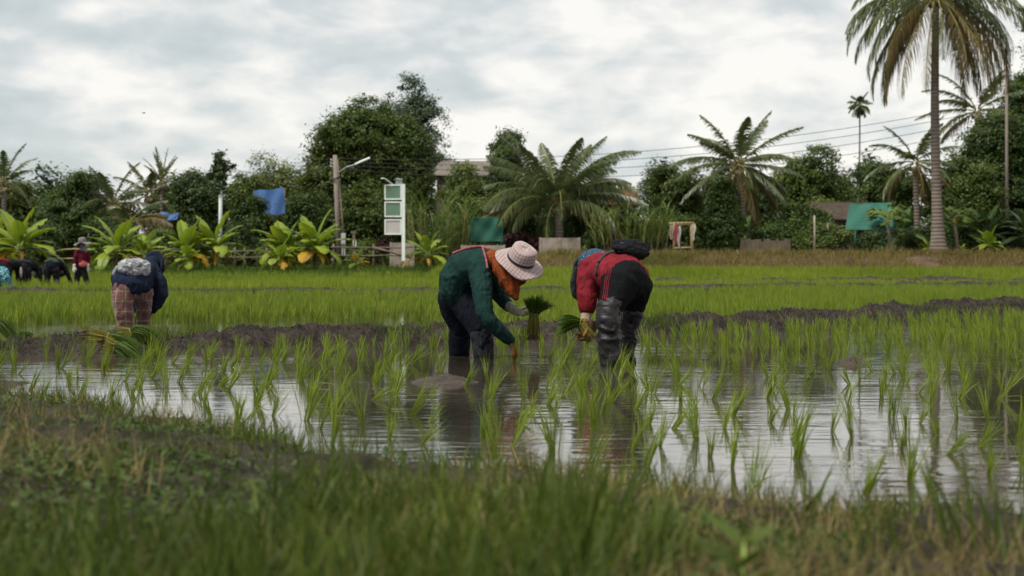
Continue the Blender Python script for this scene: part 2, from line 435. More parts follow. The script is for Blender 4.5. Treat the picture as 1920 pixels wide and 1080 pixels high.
# ------------------------------------------------------------------ terrain
RIDGE_MID = [(-9.5, 10.5), (-6.5, 12.0), (-4.4, 13.3), (-2.6, 14.5), (-.7, 15.6), (1.0, 17.0), (2.6, 18.9), (4.6, 21.0), (7.6, 24.6), (12, 30), (18, 37)]
RIDGE_FAR = [(-26, 34.5), (-15, 35.2), (-10, 36.2), (-6, 37), (-1, 38.5), (4.0, 42), (10, 46.5), (18, 50.5), (32, 55)]
SHORE = [(-9, 13.2), (-5, 11.4), (-3.3, 9.7), (-2.6, 8.6), (-1.6, 7.4), (-.75, 6.1), (.1, 5.4), (.65, 4.9), (1.1, 4.7), (1.6, 4.45), (3, 4.0), (6, 3.6), (9, 3)]
_sx = np.array([p[0] for p in SHORE]); _sy = np.array([p[1] for p in SHORE])
def shoreY(x): return np.interp(x, _sx, _sy) + .10 * np.sin(x * 5.3 + 1) + .07 * np.sin(x * 11.7) + .05 * np.sin(x * 23.1 + 2)
_mx = np.array([p[0] for p in RIDGE_MID]); _my = np.array([p[1] for p in RIDGE_MID])
def midY(x): return np.interp(x, _mx, _my)
_fx = np.array([p[0] for p in RIDGE_FAR]); _fy = np.array([p[1] for p in RIDGE_FAR])
def farY(x): return np.interp(x, _fx, _fy)

def groundz(x, Y):
    x = np.asarray(x, float); Y = np.asarray(Y, float)
    px = x / np.maximum(Y, 1) * FPX + CX
    left = sstep(52, 70, Y) * .55
    right = sstep(49, 66, Y) * .42 + sstep(67.2, 69.6, Y) * .78
    k = sstep(860, 1040, px)
    z = -.07 + left * (1 - k) + right * k
    rough = sstep(52, 60, Y) * .05 + sstep(67, 69, Y) * (1 - sstep(70, 73, Y)) * k * .09
    z = z + fbm2(x, Y, .9, 3, 5) * rough
    return z

def build_ground():
    rows = list(np.geomspace(.3, 44, 150)) + list(np.arange(45, 78, .33)) + list(np.geomspace(78.5, 1500, 60))
    ncol = 260
    u = np.linspace(-1, 1, ncol)
    Y = np.array(rows)[:, None] * np.ones((1, ncol)); X = u[None, :] * (Y * .75 + 8)
    Z = groundz(X.ravel(), Y.ravel())
    v = np.stack([X.ravel(), Y.ravel(), Z], 1)
    n = len(rows); i = (np.arange(n - 1)[:, None] * ncol + np.arange(ncol - 1)[None, :]).ravel()
    f = np.stack([i, i + 1, i + ncol + 1, i + ncol], 1)
    cy = Y[:-1, :-1].ravel(); cx = X[:-1, :-1].ravel(); px = cx / cy * FPX + CX
    mi = np.where(cy < 51, 0, np.where((px > 930) & (cy > 66.3) & (cy < 71), 2, 1))
    o = put('ground', mesh_np('ground', v, f, [M['mud'], M['meadow_soil'], M['earth']], True, mi))
    tag(o, kind='structure')
build_ground()

def water_mat():
    t = NT('muddy_water')
    def wv(scx, scy, scale, detail=2, dist=0.):
        return t.noise(t.coord('Object', (scx, scy, 1)), scale, detail, .5, dist)
    a = wv(.36, 1.0, 5.2, 2, .5)          # long ripples lying across the view
    b = wv(.26, 1.0, 13, 2, .35)
    c = wv(.8, 1.0, 1.1, 2)
    calm = t.ramp(wv(.6, .35, .55, 2), [(.40, (.16, .16, .16)), (.62, (1, 1, 1))])
    h = t.math('ADD', t.math('ADD', t.math('MULTIPLY', a, .40), t.math('MULTIPLY', b, .24)), t.math('MULTIPLY', c, .25))
    h = t.math('MULTIPLY', h, calm)
    nrm = t.bump(h, 1.0, .0105)
    col = t.ramp(wv(1, 1, .7, 4), [(.35, (.030, .025, .018)), (.65, (.060, .050, .036))])
    p = t.new('BsdfPrincipled'); t.link(col, p.inputs['Base Color'])
    p.inputs['Roughness'].default_value = .035; p.inputs['IOR'].default_value = 1.6; p.inputs['Specular IOR Level'].default_value = .5
    t.link(nrm, p.inputs['Normal']); t.link(p.outputs[0], t.out.inputs[0])
    return t.m
M['water'] = water_mat()
def build_water():
    v = [(-60, 2.0, 0), (60, 2.0, 0), (60, 54, 0), (-60, 54, 0)]
    o = put('water', mesh_np('water', np.array(v), np.array([[0, 1, 2, 3]]), M['water']))
    tag(o, kind='structure')
build_water()

def ridge(name, pts, width, height, step, nw, mat, seed, clod=.05, zb=-.05, grow=0.):
    """a hand-piled mud ridge along a polyline"""
    P = np.array(pts, float)
    seg = np.sqrt(((P[1:] - P[:-1]) ** 2).sum(1)); L = np.concatenate([[0], np.cumsum(seg)])
    s = np.arange(0, L[-1], step)
    # smooth the polyline
    x = np.interp(s, L, P[:, 0]); y = np.interp(s, L, P[:, 1])
    ker = np.hanning(int(1.6 / step) | 1); ker /= ker.sum(); h = len(ker) // 2
    x = np.convolve(np.pad(x, h, 'edge'), ker, 'valid'); y = np.convolve(np.pad(y, h, 'edge'), ker, 'valid')
    tx, ty = np.gradient(x), np.gradient(y); q = np.sqrt(tx * tx + ty * ty); nx, ny = -ty / q, tx / q
    t = np.linspace(-1, 1, nw)
    wob = 1 + .35 * fbm(np.stack([s * .9, s * 0, s * 0 + seed], 1), 3, seed)
    off = .12 * fbm(np.stack([s * .7, s * 0 + 9, s * 0 + seed], 1), 2, seed + 3)
    X = x[:, None] + nx[:, None] * (t[None, :] * width * wob[:, None] + off[:, None])
    Yy = y[:, None] + ny[:, None] * (t[None, :] * width * wob[:, None] + off[:, None])
    prof = np.clip(1 - np.abs(t) ** 2.2, 0, 1) ** .9
    hh = height * (1 + grow * s / s[-1]) * (1 + .35 * fbm(np.stack([s * 1.3, s * 0 + 4, s * 0], 1), 3, seed + 5))
    Z = zb + prof[None, :] * hh[:, None]
    xr, yr = X.ravel(), Yy.ravel()
    n1 = fbm2(xr, yr, 6.0, 5, seed + 8, .72); n2 = 1 - np.abs(fbm2(xr, yr, 15.0, 4, seed + 12, .7)) * 2.8
    edge = np.repeat(prof[None, :], len(s), 0).ravel() ** .5
    Zr = Z.ravel() + (n1 * clod * 1.7 + (n2 - .6) * clod * 1.1) * edge
    v = np.stack([xr, yr, Zr], 1)
    i = (np.arange(len(s) - 1)[:, None] * nw + np.arange(nw - 1)[None, :]).ravel()
    f = np.stack([i, i + 1, i + nw + 1, i + nw], 1)[:, ::-1]
    o = put(name, mesh_np(name, v, f, mat, True)); tag(o, kind='structure')
    return lambda xx, yy: None
ridge('mud_ridge', RIDGE_MID, .36, .14, .018, 50, M['mud_dark'], 3, .066, grow=1.05)
ridge('mud_ridge', RIDGE_FAR, .55, .22, .07, 18, M['mud_dark'], 21, .05)
ridge('mud_ridge', [(2.0, 51.5), (9, 52.4), (20, 53.5), (34, 55)], .6, .32, .1, 14, M['mud_dark'], 31, .06)

def bankz(x, Y):
    t = shoreY(x) - Y
    z = -.12 + .12 * sstep(-.4, .05, t) + .09 * sstep(.0, .7, t) + .07 * sstep(.6, 2.2, t)
    z = z + .03 * sstep(.5, 1.5, t) * sstep(0, -2.5, x)
    return z + fbm2(x, Y, 1.3, 3, 41) * .05 * sstep(-.2, .4, t)
def build_bank():
    nx_, ny_ = 420, 260
    u = np.linspace(0, 1, ny_) ** 1.25
    X = np.linspace(-7, 6.5, nx_)[None, :] * np.ones((ny_, 1))
    top = shoreY(X) + .45
    Y = .25 + (top - .25) * u[:, None]
    x, y = X.ravel(), Y.ravel()
    n = fbm2(x, y, 6, 5, 51, .6); k = sstep(-.3, .3, shoreY(x) - y)
    z = bankz(x, y) + n * .06 * k + (1 - np.abs(fbm2(x, y, 11, 4, 57, .6)) * 2 - .6) * .035 * k
    v = np.stack([x, y, z], 1)
    i = (np.arange(ny_ - 1)[:, None] * nx_ + np.arange(nx_ - 1)[None, :]).ravel()
    f = np.stack([i, i + 1, i + nx_ + 1, i + nx_], 1)
    tag(put('earth_bank', mesh_np('earth_bank', v, f, M['soil'], True)), kind='structure')
build_bank()
# low mud spits standing out of the water
def spit(cx, cy, rx, ry, h, seed):
    n = 70; a = np.linspace(-1, 1, n); X, Yg = np.meshgrid(a, a); x = X.ravel(); y = Yg.ravel()
    r = np.sqrt(x * x + y * y)
    z = -.05 + (h + .05) * np.clip(1 - r ** 1.6, -.3, 1) + fbm2(x * rx + cx, y * ry + cy, 7, 4, seed, .6) * .045 * np.clip(1.2 - r, 0, 1)
    v = np.stack([cx + x * rx, cy + y * ry, z], 1)
    i = (np.arange(n - 1)[:, None] * n + np.arange(n - 1)[None, :]).ravel()
    tag(put('mud_spit', mesh_np('mud_spit', v, np.stack([i, i + 1, i + n + 1, i + n], 1), M['mud'], True)), kind='structure')
spit(-.42, 10.2, .36, .55, .035, 1); spit(4.2, 12.3, .5, .5, .035, 2); spit(2.55, 12.0, .2, .2, .05, 3); spit(-3.3, 9.9, .55, .7, .03, 4)
# ------------------------------------------------------------------ people
from mathutils.bvhtree import BVHTree
def loft(mb, pts, side, n=16):
    """closed tube with elliptical rings: pts [(centre, r along side, r across)], rounded ends"""
    side = Vector(side); C = [Vector(p[0]) for p in pts]; rr = [(p[1], p[2] if len(p) > 2 else p[1]) for p in pts]
    t0 = (C[1] - C[0]).normalized(); t1 = (C[-1] - C[-2]).normalized()
    m0, m1 = min(rr[0]), min(rr[-1])
    C = [C[0] - t0 * m0 * .8, C[0] - t0 * m0 * .5] + C + [C[-1] + t1 * m1 * .5, C[-1] + t1 * m1 * .8]
    rr = [(rr[0][0] * .35, rr[0][1] * .35), (rr[0][0] * .8, rr[0][1] * .8)] + rr + [(rr[-1][0] * .8, rr[-1][1] * .8), (rr[-1][0] * .35, rr[-1][1] * .35)]
    rings = []
    for i, c in enumerate(C):
        t = (C[min(i + 1, len(C) - 1)] - C[max(i - 1, 0)]).normalized(); s = side - t * side.dot(t)
        if s.length < .05: s = t.orthogonal()
        s.normalize(); d = t.cross(s)
        rings.append([c + s * math.cos(6.28318 * k / n) * rr[i][0] + d * math.sin(6.28318 * k / n) * rr[i][1] for k in range(n)])
    v = [q for r in rings for q in r]; f = []
    for i in range(len(C) - 1):
        for k in range(n): f.append((i * n + k, i * n + (k + 1) % n, (i + 1) * n + (k + 1) % n, (i + 1) * n + k))
    f.append(tuple(range(n - 1, -1, -1))); f.append(tuple(range((len(C) - 1) * n, len(C) * n)))
    mb.add(v, f)

def fuse(name, mb, mat, parent, vox, smooth=5, wr=None, base=None):
    """joins the closed pieces of mb into one continuous surface"""
    me = bpy.data.meshes.new('tmp'); me.from_pydata([tuple(a) for a in mb.v], [], mb.f)
    bm = bmesh.new(); bm.from_mesh(me); bmesh.ops.recalc_face_normals(bm, faces=bm.faces); bm.to_mesh(me); bm.free()
    ob = bpy.data.objects.new('tmp', me); COL.objects.link(ob)
    r = ob.modifiers.new('r', 'REMESH'); r.mode = 'VOXEL'; r.voxel_size = vox
    s = ob.modifiers.new('s', 'SMOOTH'); s.factor = .5; s.iterations = smooth
    dg = bpy.context.evaluated_depsgraph_get(); new = bpy.data.meshes.new_from_object(ob.evaluated_get(dg))
    bpy.data.objects.remove(ob); bpy.data.meshes.remove(me)
    n = len(new.vertices); co = np.zeros(n * 3, np.float32); new.vertices.foreach_get('co', co); co = co.reshape(-1, 3)
    if wr is not None:
        no = np.zeros(n * 3, np.float32); new.vertices.foreach_get('normal', no); no = no.reshape(-1, 3)
        co = co + no * wr(co.astype(float))[:, None]
    b = np.array(org(parent)) if parent is not None else np.array(base)
    new.vertices.foreach_set('co', (co - b).astype(np.float32).ravel())
    new.materials.clear(); new.materials.append(mat)
    new.polygons.foreach_set('use_smooth', np.ones(len(new.polygons), bool)); new.update(); new.name = name
    o = put(name, new, parent, None if parent is not None else base)
    if parent is None: ORG[o] = Vector(base)
    return o

def folds(amp, sc=9, st=(1, 1, .5), seed=1):
    def f(p):
        q = p * np.array(st) * sc
        a = fbm(q + .6 * np.stack([vnoise(p * 4, seed), vnoise(p * 4 + 7, seed), vnoise(p * 4 + 13, seed)], 1), 3, seed)
        return amp * ((1 - np.abs(a) * 2.2) - .45)
    return f

def hand(mb, wrist, d, nrm, thumb, s=1.0, curl=(.5, .55, .6, .65), grow=0., hold=.5):
    """palm, four unequal fingers bent towards nrm, and a thumb leaving the side of the palm"""
    w = Vector(wrist); d = Vector(d).normalized(); nrm = Vector(nrm); nrm = (nrm - d * nrm.dot(d)).normalized(); t = d.cross(nrm).normalized() * thumb
    g = grow
    loft(mb, [(w - d * .02 * s, .024 * s + g, .019 * s + g), (w + d * .03 * s, .034 * s + g, .018 * s + g), (w + d * .078 * s, .040 * s + g, .0135 * s + g)], t, 12)
    for i in range(4):
        off = (.030, .0105, -.0095, -.029)[i] * s; L = (.070, .079, .073, .057)[i] * s
        p = w + d * (.076, .082, .079, .070)[i] * s + t * off; a = curl[i] * .45; pts = [(p - d * .012 * s, .0092 * s + g, .0092 * s + g)]
        for j, fr in enumerate((.44, .31, .25)):
            dirv = d * math.cos(a) + nrm * math.sin(a) + t * (.06, .02, -.02, -.07)[i]
            p = p + dirv.normalized() * L * fr; pts.append((p, (.0086, .0078, .0068)[j] * s + g, (.0086, .0078, .0068)[j] * s + g)); a += curl[i]
        loft(mb, pts, t, 8)
    p = w + d * .018 * s + t * .026 * s; pts = [(p, .0115 * s + g, .0115 * s + g)]
    for j, dv in enumerate((d * .62 + t * .75 + nrm * .25, d * .8 + t * (.35 - .3 * hold) + nrm * hold, d * .85 + t * (.1 - .3 * hold) + nrm * hold)):
        p = p + dv.normalized() * (.036, .031, .024)[j] * s; r = (.0115, .0098, .008)[j] * s + g; pts.append((p, r, r))
    loft(mb, pts, nrm, 8)

def head_shape(mb, c, up, f, s=1.0):
    """head with brow, nose, lips, chin and ears"""
    up = Vector(up).normalized(); f = Vector(f); f = (f - up * f.dot(up)).normalized(); sd = up.cross(f)
    P = lambda a, b, h: c + sd * a * s + f * b * s + up * h * s
    loft(mb, [(P(0, .012, -.095), .038 * s, .045 * s), (P(0, .006, -.06), .058 * s, .075 * s), (P(0, 0, -.01), .072 * s, .092 * s), (P(0, -.006, .04), .075 * s, .096 * s), (P(0, -.008, .08), .062 * s, .08 * s), (P(0, -.008, .10), .036 * s, .05 * s)], sd, 18)
    loft(mb, [(P(0, .088, .012), .009 * s, .009 * s), (P(0, .104, -.018), .013 * s, .012 * s), (P(0, .096, -.030), .017 * s, .009 * s)], sd, 8)      # nose
    for q in (-1, 1):
        loft(mb, [(P(q * .052, .070, .024), .007 * s), (P(q * .018, .088, .026), .008 * s)], up, 8)                     # brow
        loft(mb, [(P(q * .032, .078, .004), .012 * s, .010 * s), (P(q * .036, .076, .004), .012 * s, .010 * s)], up, 8)   # eye
        loft(mb, [(P(q * .076, -.005, .02), .006 * s, .016 * s), (P(q * .082, -.012, -.005), .007 * s, .02 * s), (P(q * .075, -.002, -.032), .006 * s, .011 * s)], sd, 8)  # ear
    loft(mb, [(P(-.022, .082, -.058), .006 * s), (P(0, .090, -.057), .008 * s), (P(.022, .082, -.058), .006 * s)], up, 8)
    loft(mb, [(P(-.018, .080, -.069), .006 * s), (P(0, .088, -.070), .008 * s), (P(.018, .080, -.069), .006 * s)], up, 8)
    loft(mb, [(P(0, .062, -.100), .02 * s, .016 * s), (P(0, .05, -.104), .022 * s, .02 * s)], sd, 8)

def person(label, group, base, torso, side, arms, legs, head, hands, mats, vox=.011, wr=.010, boots=None, sleeve_to=1.0, feet=True, k=.74):
    """torso [(P, r side, r across)] from hem to neck; arms/legs: two lists [(P, r)]; head (centre, up, face, size); hands (dir, palm, thumb, curl) each"""
    mb = MB(); sd = Vector(side)
    loft(mb, [(p, a * k, b * k) for p, a, b in torso], sd)
    nk = torso[-1][0]; hc, up, fc, hs = head; up = Vector(up).normalized()
    loft(mb, [(torso[-2][0].lerp(nk, .6), .07), (nk, .055), (hc - up * .06, .048)], sd, 12)
    head_shape(mb, hc, up, fc, hs)
    for A in arms:
        q = [(p, r * .60) for p, r in A]; q[-1] = (q[-1][0], min(q[-1][1], .029)); loft(mb, [(torso[-2][0].lerp(A[0][0], .55), .06)] + q, sd, 12)
    for Lg in legs:
        loft(mb, [(p, r * .70) for p, r in Lg], sd, 12)
        if feet:
            a = Lg[-1][0]; fd = Vector((fc[0], fc[1], 0)); fd = fd.normalized() if fd.length > .1 else Vector((0, 1, 0))
            loft(mb, [(a - fd * .05 - Vector((0, 0, .03)), .034, .03), (a + fd * .06 - Vector((0, 0, .04)), .042, .026), (a + fd * .15 - Vector((0, 0, .045)), .036, .016)], fd.cross(Vector((0, 0, 1))), 10)
    for A, H in zip(arms, hands):
        if H: hand(mb, A[-1][0], H[0], H[1], H[2], hs, H[3])
    body = fuse('person', mb, M['skin'], None, vox if vox > .009 else vox, 3, None, base)
    tag(body, label, 'person', group)
    # shirt with sleeves
    mb = MB(); loft(mb, torso[:-1] + [(nk, torso[-1][1], torso[-1][2])], sd, 20)
    for A in arms:
        n = max(2, round(len(A) * sleeve_to)); loft(mb, [(torso[-2][0].lerp(A[0][0], .5), A[0][1] * 1.05)] + list(A[:n]), sd, 14)
    sh = fuse('shirt', mb, M[mats[0]], body, vox, 4, folds(wr * 1.5, 11, (1, 1, .6), 3))
    mb = MB()
    for Lg in legs: loft(mb, Lg, sd, 16)
    if len(legs) == 2: loft(mb, [(legs[0][0][0], legs[0][0][1] * .97), (legs[1][0][0], legs[1][0][1] * .97)], Vector((0, 0, 1)), 16)
    tr = fuse('trousers', mb, M[mats[1]], body, vox, 4, folds(wr * 1.5, 10, (1, 1, .45), 9))
    return body, sh, tr

def eyes(body, c, up, f, s=1.0):
    """eyes are parts of the head: white ball and dark iris, partly behind the lids"""
    up = Vector(up).normalized(); f = Vector(f); f = (f - up * f.dot(up)).normalized(); sd = up.cross(f)
    for q in (-1, 1):
        m = MB(); p = c + sd * q * .034 * s + f * .079 * s + up * .004 * s
        loft(m, [(p - f * .004, .009), (p + f * .004, .0085)], sd, 10); o = m.part('eye', M['whiteglove'], body, True)
        m = MB(); loft(m, [(p + f * .010, .0042, .0042), (p + f * .0115, .004, .004)], sd, 8); m.part('iris', M['hair'], o, True)

def hat(name, parent, c, axis, rb, rc, hc, mat, droop=.25, wave=.012, ell=1.0, facing=(1, 0, 0), band=None, under=None, tilt_edge=0., seed=1, dome=.4):
    """sun hat: pinched crown and floppy brim, one sheet with thickness; uv laid flat for the cloth"""
    ax = Vector(axis).normalized(); fx = Vector(facing); fx = (fx - ax * fx.dot(ax)).normalized(); fy = ax.cross(fx); c = Vector(c)
    prof = [(0, hc), (rc * .45, hc * .985), (rc * .78, hc * .93), (rc * .93, hc * .82), (rc * .98, hc * .6), (rc * 1.02, hc * .3), (rc * 1.05, .012), (rc * 1.12, .0)]
    for i in range(1, 7):
        t = i / 6; r = rc * 1.12 + (rb - rc * 1.12) * t; prof.append((r, -droop * (r - rc * 1.12) * (.5 + .5 * t)))
    n = 56; V, uv, F_ = [], [], []
    th = .006
    def ring(lst, off, flip):
        st = len(V)
        for r, h in lst:
            for k in range(n):
                a = 6.28318 * k / n; q = max(0, (r - rc * 1.1) / (rb - rc)); w = wave * q * (math.sin(a * 3 + seed) + .6 * math.sin(a * 5 + 2 * seed) + .4 * math.sin(2 * a + seed * 3))
                cr = .008 * math.sin(a * 2 + seed) * (1 if h > hc * .5 else 0)
                V.append(c + fx * math.cos(a) * (r - off) * ell + fy * math.sin(a) * (r - off) + ax * (h + w + cr - (off if h > .01 or r < rc else off)))
                if r <= rc * 1.06 and h < hc * .95: uv.append((a * rc, h))
                else: uv.append((math.cos(a) * r, math.sin(a) * r + .3))
        for i in range(len(lst) - 1):
            for k in range(n):
                q = (st + i * n + k, st + i * n + (k + 1) % n, st + (i + 1) * n + (k + 1) % n, st + (i + 1) * n + k)
                F_.append(q if flip else q[::-1])
        return st
    a0 = ring(prof, 0, True); m1 = len(F_); b0 = ring(prof, th, False)
    L = len(prof) - 1
    for k in range(n): F_.append((a0 + L * n + k, a0 + L * n + (k + 1) % n, b0 + L * n + (k + 1) % n, b0 + L * n + k))
    mi = [0] * m1 + [1 if under else 0] * (len(F_) - m1)
    o = part(name, np.array([tuple(a) for a in V]), [list(f) for f in F_], [mat, under or mat], parent, True, mi=mi, uv=np.array(uv))
    if band:
        V, F_ = [], []
        for r, h in ((rc * 1.065, .016), (rc * 1.05, .036), (rc * 1.01, .036), (rc * 1.01, .016)):
            for k in range(n):
                a = 6.28318 * k / n; V.append(c + fx * math.cos(a) * r * ell + fy * math.sin(a) * r + ax * h)
        for i in range(4):
            for k in range(n): F_.append((i * n + k, i * n + (k + 1) % n, ((i + 1) % 4) * n + (k + 1) % n, ((i + 1) % 4) * n + k))
        part('hat_band', np.array([tuple(a) for a in V]), [list(f) for f in F_], band, o, True)
    return o

def surface_strip(name, body, target, pixels, mat, r=.005, lift=.003, flat=None):
    """a cord or seam laid on a garment's surface along a run of picture points"""
    dg = bpy.context.evaluated_depsgraph_get(); o = np.array(org(body)); me = target.data
    bv = BVHTree.FromPolygons([tuple(Vector(v.co) + Vector(o)) for v in me.vertices], [tuple(p.vertices) for p in me.polygons])
    cpos = Vector((0, 0, CH)); pts = []
    for i in range(len(pixels) - 1):
        for s in range(6):
            t = s / 6; px = pixels[i][0] * (1 - t) + pixels[i + 1][0] * t; py = pixels[i][1] * (1 - t) + pixels[i + 1][1] * t
            h = bv.ray_cast(cpos, (W(px, py, 10) - cpos).normalized())
            if h[0] is not None: pts.append(h[0] + h[1] * lift)
    if len(pts) > 2:
        m = MB(); m.tube(pts, r, 6); return m.part(name, mat, body, True)

M['grey_hat'] = cloth('grey_hat_cloth', (.20, .19, .20), (.13, .125, .13))
M['pinkbag'] = cloth('pink_bag_cloth', (.50, .13, .12), (.38, .09, .09))
M['meshgreen'] = cloth('faded_green_cloth', (.045, .09, .065), (.03, .06, .045))
M['strap'] = plain('pink_strap', (.42, .10, .13), (.10, .035, .05), 40)
M['metal2'] = plain('dark_zip', (.10, .10, .11), (.05, .05, .055), 60, .4, spec=.5)
G_N = 'planters bent over in the near paddy'
# --- planter in green --------------------------------------------------
def planter_green():
    Y = 12.8; base = W(880, 671, 12.8)
    f = Vector((1, -.12, 0)); side = Vector((.1, 1, 0))
    torso = [(W(850, 552, Y), .165, .108), (W(853, 523, Y), .175, .130), (W(870, 503, Y - .02), .175, .150), (W(893, 499, Y - .05), .185, .155), (W(914, 495, Y - .08), .170, .128), (W(930, 487, Y - .1), .085, .075)]
    armR = [(W(899, 505, 12.62), .092), (W(905, 545, 12.50), .080), (W(908, 585, 12.43), .064), (W(917, 602, 12.42), .060), (W(938, 621, 12.46), .052), (W(957, 639, 12.52), .042)]
    armL = [(W(918, 515, 13.0), .080), (W(931, 547, 13.06), .064), (W(943, 562, 13.0), .056), (W(962, 581, 12.92), .040), (W(966, 583, 12.9), .03)]
    legL = [(W(848, 556, 12.94), .120), (W(853, 585, 12.98), .112), (W(863, 612, 13.0), .094), (W(862, 642, 13.05), .080), (W(861, 676, 13.1), .066), (W(861, 700, 13.1), .055)]
    legR = [(W(866, 558, 12.80), .118), (W(882, 586, 12.72), .108), (W(897, 612, 12.66), .090), (W(905, 640, 12.64), .074), (W(907, 680, 12.68), .070), (W(907, 706, 12.68), .055)]
    up = Vector((.364, -.5, .78)).normalized(); fc = Vector((.83, -.16, -.49)); hcen = W(975, 489, 12.58) - up * .05
    hR = (Vector((.42, .10, -.9)), Vector((-.8, .35, -.3)), 1, (.35, .4, .45, .5)); hL = (Vector((.93, -.15, -.28)), Vector((.25, -.4, .75)), -1, (.75, .8, .85, .9))
    b, sh, tr = person('planter in dark green shirt, orange scarf and checked sun hat, pushing seedlings into the water', G_N, base, torso, side, (armR, armL), (legL, legR), (hcen, up, fc, 1.0), (hR, hL), ('teal_shirt', 'navy'), .009, .010)
    eyes(b, hcen, up, fc)
    # grey-blue muddy legging on the nearer shin, darker one behind
    for Lg, mt in ((legR, 'greyboot'), (legL, 'navy')):
        mb = MB(); loft(mb, [(Lg[2][0].lerp(Lg[3][0], .45), Lg[3][1] + .014)] + [(p, r + .010) for p, r in Lg[3:]], side, 16); fuse('boot', mb, M[mt], b, .009, 4, folds(.012, 12, (1, 1, .7), 5))
    mb = MB(); hand(mb, armR[-1][0], hR[0], hR[1], 1, 1.0, hR[3], .0035); loft(mb, [(armR[-1][0] - hR[0] * .03, .036), (armR[-1][0] + hR[0] * .02, .034)], side, 12); fuse('glove', mb, M['mudglove'], b, .0045, 2)
    mb = MB(); hand(mb, armL[-1][0], hL[0], hL[1], -1, 1.0, hL[3], .0035); loft(mb, [(W(955, 574, 12.93), .043), (armL[-1][0] - hL[0] * .01, .036), (armL[-1][0] + hL[0] * .03, .035)], side, 12); fuse('glove', mb, M['greyglove'], b, .0045, 2)
    # scarf round the neck and lower face, its end hanging below the chin
    mb = MB()
    loft(mb, [(W(924, 480, 12.68), .080, .055), (W(934, 491, 12.64), .092, .072), (W(945, 508, 12.60), .095, .078), (W(953, 526, 12.57), .085, .075), (W(961, 545, 12.55), .066, .056), (W(966, 558, 12.54), .036, .024)], side, 18)
    loft(mb, [(hcen - up * .05, .088, .10), (hcen - up * .11 + fc * .02, .085, .095)], side, 16)
    fuse('scarf', mb, M['orange'], b, .009, 4, folds(.017, 13, (1.3, 1, .4), 15))
    mb = MB(); loft(mb, [(hcen - fc * .03 + up * .02, .082, .095), (hcen - fc * .03 - up * .05, .080, .09)], up.cross(fc), 14); fuse('hair', mb, M['hair'], b, .01, 3)
    hat('hat', b, W(975, 490, 12.58), up, .205, .108, .142, M['hat_plaid'], .22, .012, 1.0, fc, M['hat_band'], seed=2)
    surface_strip('bag_strap', b, sh, [(850, 476), (860, 472), (872, 467.5), (884, 464.5), (896, 463.8), (908, 464.8), (918, 468.5)], M['strap'], .011, .006)
    surface_strip('bag_strap', b, sh, [(905, 466), (909, 478), (912, 492), (914, 506)], M['strap'], .009, .003)
    return b

